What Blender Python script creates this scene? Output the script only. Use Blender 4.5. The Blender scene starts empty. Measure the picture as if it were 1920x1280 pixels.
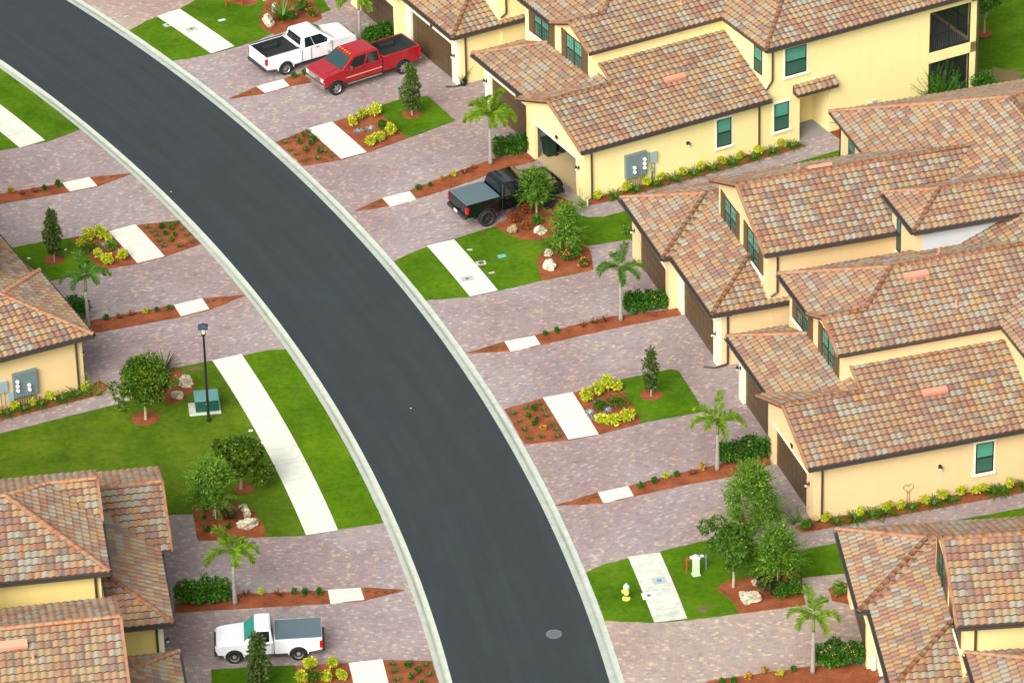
import bpy, bmesh, math, random
import numpy as np
from mathutils import Vector, Matrix
R = math.radians
PI = math.pi
scene = bpy.context.scene
COL = scene.collection

# ------------------------------------------------------------------ camera
F_PX, PITCH, ROLL, CAM_H = 8887.74, 0.529947, -0.0237648, 118.289
def cam_axes():
    c, s = math.cos(PITCH), math.sin(PITCH)
    fw = Vector((0, c, -s)); rt = Vector((1, 0, 0)); up = Vector((0, s, c))
    cr, sr = math.cos(ROLL), math.sin(ROLL)
    return cr*rt + sr*up, -sr*rt + cr*up, fw
RT, UP, FW = cam_axes()
cam = bpy.data.cameras.new('camera')
cam.sensor_width = 36.0
cam.lens = F_PX / 1920 * 36.0
cam.clip_start = 1.0
cam.clip_end = 4000.0
camo = bpy.data.objects.new('camera', cam)
COL.objects.link(camo)
M = Matrix.Identity(4)
for i, ax in enumerate((RT, UP, -FW)):
    for j in range(3):
        M[j][i] = ax[j]
M[2][3] = CAM_H
camo.matrix_world = M
scene.camera = camo

# ------------------------------------------------------------------ light
SUN_EL, SUN_AZ = 38.0, 244.0      # azimuth the light comes from, degrees counter-clockwise from +X
w = bpy.data.worlds.new('World'); scene.world = w
w.use_nodes = True
nt = w.node_tree
bg = nt.nodes['Background']
sky = nt.nodes.new('ShaderNodeTexSky')
sky.sky_type = 'NISHITA'; sky.sun_disc = False
sky.sun_elevation = R(SUN_EL); sky.sun_rotation = R(90 - SUN_AZ)
sky.air_density = 1.0; sky.dust_density = 6.0; sky.ozone_density = 1.0
hs = nt.nodes.new('ShaderNodeHueSaturation'); hs.inputs['Saturation'].default_value = 0.22
nt.links.new(sky.outputs[0], hs.inputs['Color'])
nt.links.new(hs.outputs[0], bg.inputs[0])
bg.inputs[1].default_value = 0.15
sd = bpy.data.lights.new('sun', 'SUN'); sd.energy = 1.55; sd.angle = R(42); sd.color = (1.0, 0.95, 0.86)
so = bpy.data.objects.new('sun', sd); COL.objects.link(so)
sdir = Vector((math.cos(R(SUN_EL))*math.cos(R(SUN_AZ)), math.cos(R(SUN_EL))*math.sin(R(SUN_AZ)), math.sin(R(SUN_EL))))
so.rotation_euler = sdir.to_track_quat('Z', 'Y').to_euler()
so.location = (0, 200, 90)
scene.view_settings.view_transform = 'Standard'
scene.view_settings.look = 'None'
scene.view_settings.gamma = 1.0
scene.view_settings.exposure = 0.60
scene.render.engine = 'CYCLES'
scene.cycles.max_bounces = 6
scene.cycles.diffuse_bounces = 3
scene.cycles.glossy_bounces = 3
scene.cycles.transparent_max_bounces = 8

# ------------------------------------------------------------------ geometry helpers
def G(x, y, z=0.0):
    """photo pixel (1920 wide) -> the point of the plane at height z seen there"""
    d = FW + (x - 960) / F_PX * RT + (640 - y) / F_PX * UP
    t = (z - CAM_H) / d.z
    return Vector((d.x*t, d.y*t, z))
ROAD_C = Vector((-141.544, 152.256, 0))
R_IN, R_OUT, RG_IN, RG_OUT = 140.02, 146.83, 139.42, 147.46
SW_IN = (135.72, 137.24); SW_OUT = (149.61, 151.13)
def polar(p):
    d = p - ROAD_C
    return math.hypot(d.x, d.y), math.atan2(d.y, d.x)
def onarc(r, a, z=0.0):
    return Vector((ROAD_C.x + r*math.cos(a), ROAD_C.y + r*math.sin(a), z))

class MB:
    def __init__(s): s.v = []; s.f = []; s.m = []; s.c = None; s.uv = []
    def add(s, vs, fs, mi=0):
        b = len(s.v); s.v += [tuple(v) for v in vs]
        for f in fs:
            s.f.append(tuple(b + i for i in f)); s.m.append(mi)
    def box(s, x0, x1, y0, y1, z0, z1, mi=0, T=None):
        vs = [(x, y, z) for z in (z0, z1) for y in (y0, y1) for x in (x0, x1)]
        if T is not None: vs = [T @ Vector(v) for v in vs]
        s.add(vs, [(0,2,3,1), (4,5,7,6), (0,1,5,4), (2,6,7,3), (0,4,6,2), (1,3,7,5)], mi)
    def prism(s, pts, d, mi=0):
        """polygon pts (3d) extruded by vector d"""
        n = len(pts); d = Vector(d)
        a = [Vector(p) for p in pts]; b = [p + d for p in a]
        nrm = Vector((0, 0, 0))
        for i in range(n):
            nrm += a[i].cross(a[(i+1) % n])
        fs = [tuple(range(n)), tuple(reversed(range(n, 2*n)))]
        if nrm.dot(d) > 0:
            fs = [tuple(reversed(range(n))), tuple(range(n, 2*n))]
            fs += [(i, (i+1) % n, n + (i+1) % n, n + i) for i in range(n)]
        else:
            fs += [((i+1) % n, i, n + i, n + (i+1) % n) for i in range(n)]
        s.add(a + b, fs, mi)
    def tube(s, p0, p1, r0, r1=None, n=8, mi=0, cap=True):
        p0 = Vector(p0); p1 = Vector(p1); r1 = r0 if r1 is None else r1
        ax = (p1 - p0).normalized()
        x = ax.orthogonal().normalized(); y = ax.cross(x)
        vs = []
        for p, r in ((p0, r0), (p1, r1)):
            for i in range(n):
                a = 2*PI*i/n
                vs.append(p + x*(r*math.cos(a)) + y*(r*math.sin(a)))
        fs = [(i, (i+1) % n, n + (i+1) % n, n + i) for i in range(n)]
        if cap: fs += [tuple(reversed(range(n))), tuple(range(n, 2*n))]
        s.add(vs, fs, mi)
    def path(s, pts, r, n=6, mi=0):
        for i in range(len(pts) - 1):
            ra = r[i] if isinstance(r, (list, tuple)) else r
            rb = r[i+1] if isinstance(r, (list, tuple)) else r
            s.tube(pts[i], pts[i+1], ra, rb, n, mi)
    def lathe(s, prof, n=16, mi=0, T=None, cap=True):
        vs = []
        for (r, z) in prof:
            for i in range(n):
                a = 2*PI*i/n
                v = Vector((r*math.cos(a), r*math.sin(a), z))
                vs.append(T @ v if T is not None else v)
        k = len(prof)
        fs = [(j*n+i, j*n+(i+1) % n, (j+1)*n+(i+1) % n, (j+1)*n+i) for j in range(k-1) for i in range(n)]
        if cap: fs += [tuple(reversed(range(n))), tuple(range((k-1)*n, k*n))]
        s.add(vs, fs, mi)
    def build(s, name, mats, parent=None, smooth=False, loc=None, bevel=0):
        me = bpy.data.meshes.new(name)
        me.from_pydata(s.v, [], s.f)
        if not isinstance(mats, (list, tuple)): mats = [mats]
        for m in mats: me.materials.append(m)
        if len(mats) > 1: me.polygons.foreach_set('material_index', s.m)
        if s.uv:
            uvl = me.uv_layers.new(name='tile')
            arr = np.repeat(np.array(s.uv, dtype=np.float32), [len(f) for f in s.f], axis=0).ravel()
            uvl.data.foreach_set('uv', arr)
        if smooth: me.polygons.foreach_set('use_smooth', [True]*len(me.polygons))
        me.update()
        o = bpy.data.objects.new(name, me); COL.objects.link(o)
        if parent is not None: o.parent = parent
        if loc is not None: o.location = loc
        if bevel:
            md = o.modifiers.new('bevel', 'BEVEL'); md.width = bevel; md.segments = 3
            md.limit_method = 'ANGLE'; md.angle_limit = R(35); md.harden_normals = True
            me.polygons.foreach_set('use_smooth', [True]*len(me.polygons))
        return o

def tag(o, label, cat, group=None, kind=None):
    if kind: o['kind'] = kind
    if label: o['label'] = label
    if cat: o['category'] = cat
    if group: o['group'] = group
    return o
def empty(name, loc, rz=0.0, label=None, cat=None, group=None):
    o = bpy.data.objects.new(name, None); COL.objects.link(o)
    o.empty_display_size = 0.3
    o.location = loc; o.rotation_euler = (0, 0, rz)
    return tag(o, label, cat, group)
def copy_tree(o, parent=None):
    c = o.copy(); COL.objects.link(c); c.parent = parent
    for ch in list(o.children): copy_tree(ch, c)
    return c

# ------------------------------------------------------------------ materials
def lin(c): return tuple(((x/255.0)/12.92 if x/255.0 <= 0.04045 else ((x/255.0+0.055)/1.055)**2.4) for x in c) + (1.0,)
def new_mat(name):
    m = bpy.data.materials.new(name); m.use_nodes = True
    t = m.node_tree
    return m, t, t.nodes['Principled BSDF']
def N(t, typ, **k):
    n = t.nodes.new(typ)
    for a, b in k.items(): setattr(n, a, b)
    return n
def L(t, a, b): t.links.new(a, b)
def simple(name, col, rough=0.6, metal=0.0, var=0.0, scale=8.0, bump=0.0, spec=None, bscale=None):
    m, t, b = new_mat(name)
    b.inputs['Base Color'].default_value = (*col[:3], 1)
    b.inputs['Roughness'].default_value = rough
    b.inputs['Metallic'].default_value = metal
    if spec is not None: b.inputs['Specular IOR Level'].default_value = spec
    if var or bump:
        tc = N(t, 'ShaderNodeTexCoord'); nz = N(t, 'ShaderNodeTexNoise')
        nz.inputs['Scale'].default_value = scale; nz.inputs['Detail'].default_value = 6
        L(t, tc.outputs['Object'], nz.inputs['Vector'])
        if var:
            mx = N(t, 'ShaderNodeMix', data_type='RGBA')
            mx.inputs[6].default_value = tuple(c*(1-var) for c in col[:3]) + (1,)
            mx.inputs[7].default_value = tuple(min(1, c*(1+var)) for c in col[:3]) + (1,)
            L(t, nz.outputs[0], mx.inputs[0]); L(t, mx.outputs[2], b.inputs['Base Color'])
        if bump:
            nb = nz
            if bscale:
                nb = N(t, 'ShaderNodeTexNoise'); nb.inputs['Scale'].default_value = bscale; nb.inputs['Detail'].default_value = 4
                L(t, tc.outputs['Object'], nb.inputs['Vector'])
            bp = N(t, 'ShaderNodeBump'); bp.inputs['Strength'].default_value = 1.0; bp.inputs['Distance'].default_value = bump
            L(t, nb.outputs[0], bp.inputs['Height']); L(t, bp.outputs[0], b.inputs['Normal'])
    return m
def ramp(t, stops, mode='LINEAR'):
    r = N(t, 'ShaderNodeValToRGB'); cr = r.color_ramp; cr.interpolation = mode
    while len(cr.elements) < len(stops): cr.elements.new(0.5)
    for e, (p, c) in zip(cr.elements, stops):
        e.position = p; e.color = (*c[:3], 1)
    return r
def mathn(t, op, a, b=None):
    n = N(t, 'ShaderNodeMath', operation=op)
    for i, x in enumerate((a, b)):
        if x is None: continue
        if isinstance(x, (int, float)): n.inputs[i].default_value = x
        else: L(t, x, n.inputs[i])
    return n.outputs[0]
def noise(t, vec, scale, detail=4, rough=0.5, dist=0.0):
    n = N(t, 'ShaderNodeTexNoise')
    n.inputs['Scale'].default_value = scale; n.inputs['Detail'].default_value = detail
    n.inputs['Roughness'].default_value = rough; n.inputs['Distortion'].default_value = dist
    if vec is not None: L(t, vec, n.inputs['Vector'])
    return n
def mixc(t, fac, a, b, mode='MIX'):
    m = N(t, 'ShaderNodeMix', data_type='RGBA', blend_type=mode)
    if isinstance(fac, (int, float)): m.inputs[0].default_value = fac
    else: L(t, fac, m.inputs[0])
    for i, x in ((6, a), (7, b)):
        if isinstance(x, tuple): m.inputs[i].default_value = (*x[:3], 1)
        else: L(t, x, m.inputs[i])
    return m.outputs[2]

def roofs_material():
    m, t, b = new_mat('roof_tile')
    uv = N(t, 'ShaderNodeUVMap'); uv.uv_map = 'tile'
    oi = N(t, 'ShaderNodeObjectInfo')
    wn = N(t, 'ShaderNodeTexWhiteNoise', noise_dimensions='3D')
    cb = N(t, 'ShaderNodeCombineXYZ')
    sp = N(t, 'ShaderNodeSeparateXYZ'); L(t, uv.outputs[0], sp.inputs[0])
    # neighbouring tiles are sometimes laid from the same batch: merge columns in twos and threes
    L(t, sp.outputs[0], cb.inputs[0]); L(t, sp.outputs[1], cb.inputs[1])
    L(t, mathn(t, 'MULTIPLY', oi.outputs['Random'], 37.0), cb.inputs[2])
    L(t, cb.outputs[0], wn.inputs['Vector'])
    hx = mathn(t, 'FLOOR', mathn(t, 'MULTIPLY', mathn(t, 'ADD', sp.outputs[0], mathn(t, 'MULTIPLY', sp.outputs[1], 0.61)), 0.45))
    cb2 = N(t, 'ShaderNodeCombineXYZ'); L(t, hx, cb2.inputs[0]); L(t, sp.outputs[1], cb2.inputs[1]); L(t, mathn(t, 'MULTIPLY', oi.outputs['Random'], 11.0), cb2.inputs[2])
    wn2 = N(t, 'ShaderNodeTexWhiteNoise', noise_dimensions='3D'); L(t, cb2.outputs[0], wn2.inputs['Vector'])
    pal = [lin(c) for c in ((146,98,80), (172,132,86), (162,146,108), (150,154,140), (116,100,94), (150,112,86), (168,142,98), (136,86,72), (158,158,144), (164,124,88))]
    st = [(i/len(pal), c) for i, c in enumerate(pal)]
    r1 = ramp(t, st, 'CONSTANT'); r2 = ramp(t, st, 'CONSTANT')
    L(t, wn.outputs[0], r1.inputs[0]); L(t, wn2.outputs[0], r2.inputs[0])
    sel = mathn(t, 'GREATER_THAN', wn.outputs[0], 0.5)
    cc = mixc(t, sel, r1.outputs[0], r2.outputs[0])
    tc = N(t, 'ShaderNodeTexCoord')
    nz = noise(t, tc.outputs['Object'], 5.0, 5, 0.7)
    rr = ramp(t, [(0.36, (0, 0, 0)), (0.64, (1, 1, 1))]); L(t, nz.outputs[0], rr.inputs[0])
    cc = mixc(t, mathn(t, 'ADD', mathn(t, 'MULTIPLY', rr.outputs[0], 0.28), 0.14), cc, lin((148,118,92)))
    n2 = noise(t, tc.outputs['Object'], 0.35, 3)
    hsv = N(t, 'ShaderNodeHueSaturation'); L(t, cc, hsv.inputs['Color'])
    hsv.inputs['Saturation'].default_value = 1.0
    L(t, mathn(t, 'ADD', mathn(t, 'MULTIPLY', n2.outputs[0], 0.20), 0.80), hsv.inputs['Value'])
    L(t, hsv.outputs[0], b.inputs['Base Color'])
    b.inputs['Roughness'].default_value = 0.7; b.inputs['Specular IOR Level'].default_value = 0.5
    bp = N(t, 'ShaderNodeBump'); bp.inputs['Distance'].default_value = 0.006; L(t, noise(t, tc.outputs['Object'], 30, 3).outputs[0], bp.inputs['Height'])
    L(t, bp.outputs[0], b.inputs['Normal'])
    return m
MT = roofs_material()
M_GAP = simple('tile_gap_shadowed_clay', (0.07, 0.045, 0.035), 0.9)  # riser colour, darkened to carry the shade of the gaps under each course
def ridge_mat():
    m, t, b = new_mat('ridge_tile')
    tc = N(t, 'ShaderNodeTexCoord'); nz = noise(t, tc.outputs['Object'], 2.6, 4, 0.6)
    r = ramp(t, [(0.3, lin((132,80,60))), (0.45, lin((154,102,70))), (0.6, lin((150,120,92))), (0.72, lin((136,98,80)))])
    L(t, nz.outputs[0], r.inputs[0]); L(t, r.outputs[0], b.inputs['Base Color'])
    b.inputs['Roughness'].default_value = 0.65
    return m
M_RIDGE = ridge_mat()
def scalev0(t, v, s):
    m = N(t, 'ShaderNodeVectorMath', operation='MULTIPLY'); L(t, v, m.inputs[0]); m.inputs[1].default_value = s
    return m.outputs[0]
def wall_mat():
    m, t, b = new_mat('painted_stucco')
    oi = N(t, 'ShaderNodeObjectInfo')
    tc = N(t, 'ShaderNodeTexCoord')
    nz = noise(t, tc.outputs['Object'], 0.7, 4, 0.6)
    f = mathn(t, 'ADD', mathn(t, 'MULTIPLY', nz.outputs[0], 0.10), 0.95)
    hsv = N(t, 'ShaderNodeHueSaturation'); L(t, oi.outputs['Color'], hsv.inputs['Color']); L(t, f, hsv.inputs['Value'])
    sn = noise(t, scalev0(t, tc.outputs['Object'], (2.6, 2.6, 0.22)), 1.0, 4, 0.6)
    rs = ramp(t, [(0.5, (1, 1, 1)), (0.8, (0.965, 0.955, 0.94))]); L(t, sn.outputs[0], rs.inputs[0])
    cw = mixc(t, 1.0, hsv.outputs[0], rs.outputs[0], 'MULTIPLY')
    L(t, cw, b.inputs['Base Color'])
    b.inputs['Roughness'].default_value = 0.85
    bp = N(t, 'ShaderNodeBump'); bp.inputs['Distance'].default_value = 0.004; bp.inputs['Strength'].default_value = 0.6
    L(t, noise(t, tc.outputs['Object'], 14, 5).outputs[0], bp.inputs['Height']); L(t, bp.outputs[0], b.inputs['Normal'])
    return m
M_WALL = wall_mat()
M_CREAM = simple('cream_stucco', (0.80, 0.76, 0.56), 0.8, var=0.04, scale=1.0)
M_FASCIA = simple('dark_bronze_metal', (0.055, 0.040, 0.032), 0.42, var=0.15)
M_GUTTER = simple('bronze_gutter_metal', (0.12, 0.11, 0.105), 0.32, metal=0.6)
M_SHUT = simple('brown_shutter', (0.115, 0.068, 0.030), 0.55, var=0.1)
M_DOOR = simple('brown_garage_door', (0.085, 0.053, 0.024), 0.5, var=0.12, scale=2.0)
M_FRAME = simple('black_window_frame', (0.018, 0.019, 0.019), 0.4)
def glass_mat(name, col, rough=0.08):
    m, t, b = new_mat(name)
    tc = N(t, 'ShaderNodeTexCoord'); nz = noise(t, tc.outputs['Object'], 1.3, 2)
    c = mixc(t, nz.outputs[0], tuple(x*0.8 for x in col), tuple(x*1.15 for x in col))
    L(t, c, b.inputs['Base Color']); b.inputs['Roughness'].default_value = rough
    b.inputs['Specular IOR Level'].default_value = 0.6
    return m
M_GLASS_LO = glass_mat('green_tinted_glass', (0.040, 0.115, 0.085))
M_GLASS_HI = glass_mat('glass_over_blind', (0.085, 0.31, 0.215))
M_GLASS_DK = glass_mat('dark_glass', (0.025, 0.045, 0.045))
M_SILL = simple('pale_sill', (0.86, 0.83, 0.66), 0.7)
M_BOXGREY = simple('grey_steel', (0.16, 0.22, 0.235), 0.4, metal=0.1)
M_BLUEGREY = simple('blue_grey_plastic', (0.30, 0.38, 0.42), 0.5)
M_WHITE = simple('white_paint', (0.8, 0.8, 0.78), 0.5)
M_BLACK = simple('black_paint', (0.012, 0.012, 0.014), 0.4)
M_INT = simple('interior_plaster', (0.55, 0.52, 0.42), 0.9)
M_SLAB = simple('grey_concrete_slab', (0.22, 0.22, 0.22), 0.8, var=0.1, scale=2)
M_WHITEWALL = simple('unpainted_grey_render', (0.56, 0.58, 0.59), 0.85, var=0.05, scale=1.5)
M_VENT = simple('pink_clay_vent', (0.58, 0.25, 0.165), 0.6, var=0.06)
M_BIN = simple('dark_green_plastic', (0.006, 0.030, 0.020), 0.4)
M_PANE = simple('lamp_glass', (0.6, 0.6, 0.55), 0.2)
def screen_mat():
    m, t, b = new_mat('insect_screen_mesh'); b.inputs['Base Color'].default_value = (0.01, 0.011, 0.012, 1); b.inputs['Roughness'].default_value = 0.9
    tr = N(t, 'ShaderNodeBsdfTransparent'); mx = N(t, 'ShaderNodeMixShader'); mx.inputs[0].default_value = 0.30
    L(t, tr.outputs[0], mx.inputs[1]); L(t, b.outputs[0], mx.inputs[2]); L(t, mx.outputs[0], t.nodes['Material Output'].inputs['Surface'])
    return m
M_SCREEN = screen_mat()

# ------------------------------------------------------------------ tile roof planes (building frame u, v, z)
TW, TR = 0.325, 0.335
def tile_mesh(planes):
    """planes: list of dict(poly=[(u,v)..] convex, z0, s, dir, e0). Returns MB with roof tiles, real waves and steps"""
    out = MB(); uvs = []; pid = 0
    for P in planes:
        pid += 1
        poly = P['poly']; d = P['dir']; e0 = P['e0']; z0 = P['z0']; s = P['s']
        # local: t = up-slope plan distance, c = across
        if d == '+v': to = lambda c, t: (c, e0 + t)
        elif d == '-v': to = lambda c, t: (c, e0 - t)
        elif d == '+u': to = lambda c, t: (e0 + t, c)
        else: to = lambda c, t: (e0 - t, c)
        if d == '+v': fr = lambda u, v: (u, v - e0)
        elif d == '-v': fr = lambda u, v: (u, e0 - v)
        elif d == '+u': fr = lambda u, v: (v, u - e0)
        else: fr = lambda u, v: (v, e0 - u)
        lp = [fr(*p) for p in poly]
        c0 = min(p[0] for p in lp); c1 = max(p[0] for p in lp); t1 = max(p[1] for p in lp); t0 = min(p[1] for p in lp)
        k0 = int(math.floor(c0/TW)); k1 = int(math.ceil(c1/TW)); r0 = int(math.floor(t0/TR + 1e-6)); r1 = int(math.ceil(t1/TR - 1e-6))
        SUB = 6
        xs = np.linspace(k0*TW, k1*TW, (k1-k0)*SUB + 1)
        ph = (np.arange(len(xs)) % SUB)/SUB
        wave = 0.052*(0.5 - 0.5*np.cos(2*PI*ph))**0.85
        lines = []
        rng = random.Random(pid*7 + len(planes))
        for r in range(r0, r1 + 1):
            t = r*TR
            zb = z0 + s*t
            jit = 0.0
            low = (0.0 if r == 0 else 1.0)
            lines.append([(x, t, zb + wv*low - (0.03 if r == 0 else 0.0)) for x, wv in zip(xs, wave)])
            if r < r1: lines.append([(x, t, zb + wv + 0.055) for x, wv in zip(xs, wave)])
        bm = bmesh.new()
        uvl = bm.loops.layers.uv.new('tile')
        rows = []
        for ln in lines:
            rows.append([bm.verts.new((*to(x, t), z)) for x, t, z in ln])
        flip = d in ('-v', '+u')
        for j in range(len(rows) - 1):
            ris = (j % 2 == 0); row = r0 + j//2
            a, b_ = rows[j], rows[j+1]
            for i in range(len(xs) - 1):
                q = (a[i], a[i+1], b_[i+1], b_[i])
                if flip: q = q[::-1]
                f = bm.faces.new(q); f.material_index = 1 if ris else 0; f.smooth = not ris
                kk = k0 + i//SUB
                for lo in f.loops: lo[uvl].uv = (kk + pid*101 + 0.5, row + 0.5 + pid*57)
        # clip to the plan polygon with vertical planes
        n = len(poly)
        area = sum(poly[i][0]*poly[(i+1) % n][1] - poly[(i+1) % n][0]*poly[i][1] for i in range(n))
        sg = 1 if area > 0 else -1
        for i in range(n):
            p, q = Vector((*poly[i], 0)), Vector((*poly[(i+1) % n], 0))
            e = (q - p)
            if e.length < 1e-6: continue
            nrm = Vector((e.y, -e.x, 0)).normalized()*sg
            geom = bm.verts[:] + bm.edges[:] + bm.faces[:]
            bmesh.ops.bisect_plane(bm, geom=geom, dist=1e-5, plane_co=p, plane_no=nrm, clear_outer=True)
        bm.verts.index_update()
        base = len(out.v)
        out.v += [tuple(v.co) for v in bm.verts]
        for f in bm.faces:
            out.f.append(tuple(base + v.index for v in f.verts)); out.m.append(f.material_index)
            uvs.append(tuple(f.loops[0][uvl].uv))
        bm.free()
    out.uv = uvs
    return out
def cap_line(mb, p0, p1, r=0.108):
    p0 = Vector(p0); p1 = Vector(p1); ax = p1 - p0; Ln = ax.length; ax.normalize()
    side = ax.cross(Vector((0, 0, 1))).normalized(); up = side.cross(ax)
    n = max(1, round(Ln/0.40)); st = Ln/n
    for k in range(n):
        a = p0 + ax*(k*st); b = p0 + ax*((k+1)*st + 0.03)
        K = 7; vs = []
        for p, rr, lift in ((a, r*1.08, 0.012), (b, r*0.92, 0.0)):
            for i in range(K):
                an = PI*i/(K-1)
                vs.append(p + side*(rr*math.cos(an)) + up*(rr*0.85*math.sin(an) + lift))
        fs = [(i, i+1, K+i+1, K+i) for i in range(K-1)] + [tuple(range(K))]
        mb.add(vs, [f[::-1] for f in fs])
    # mortar bed under the caps
    mb.prism([p0 + side*(r*1.1) - up*0.05, p0 - side*(r*1.1) - up*0.05, p0 - side*r*0.9 + up*0.03, p0 + side*r*0.9 + up*0.03], ax*Ln)
def beam(mb, p0, p1, wd, h, mi=0, down=True):
    """board hanging below the line p0-p1"""
    p0 = Vector(p0); p1 = Vector(p1); ax = (p1 - p0)
    side = Vector((-ax.y, ax.x, 0)).normalized()*wd/2
    dz = Vector((0, 0, -h))
    mb.prism([p0 + side, p0 - side, p0 - side + dz, p0 + side + dz], ax, mi)
def gutter(mb, p0, p1, out):
    """open half-box gutter along the eave p0-p1; out = unit vector away from the wall"""
    p0 = Vector(p0); p1 = Vector(p1); ax = p1 - p0; o = Vector(out)
    for a0, a1, z0, z1 in ((0.0, 0.012, -0.10, 0.0), (0.0, 0.12, -0.10, -0.088), (0.108, 0.13, -0.10, 0.006)):
        q = [p0 + o*a0 + Vector((0, 0, z0)), p0 + o*a1 + Vector((0, 0, z0)), p0 + o*a1 + Vector((0, 0, z1)), p0 + o*a0 + Vector((0, 0, z1))]
        mb.prism(q, ax)

# ------------------------------------------------------------------ the fourplex building (local frame: u = away from the road, v = along the front)
SL, SU = 0.40, 0.43           # lower and upper roof slopes
ZL, ZU = 3.24, 6.20           # tile height at the eaves
def PL(poly, d, e0, z0, s): return dict(poly=poly, dir=d, e0=e0, z0=z0, s=s)
def hip_block(u0, u1, v0, v1, z0, s):
    """full hip roof planes + ridge lines over a rectangle"""
    h = (u1 - u0)/2; uc = (u0 + u1)/2; zr = z0 + s*h
    pl = [PL([(u0, v0), (u0, v1), (uc, v1-h), (uc, v0+h)], '+u', u0, z0, s),
          PL([(u1, v0), (uc, v0+h), (uc, v1-h), (u1, v1)], '-u', u1, z0, s),
          PL([(u0, v0), (uc, v0+h), (u1, v0)], '+v', v0, z0, s),
          PL([(u0, v1), (u1, v1), (uc, v1-h)], '-v', v1, z0, s)]
    rd = [((u0, v0, z0), (uc, v0+h, zr)), ((u1, v0, z0), (uc, v0+h, zr)), ((u0, v1, z0), (uc, v1-h, zr)), ((u1, v1, z0), (uc, v1-h, zr)), ((uc, v0+h, zr), (uc, v1-h, zr))]
    return pl, rd

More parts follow.
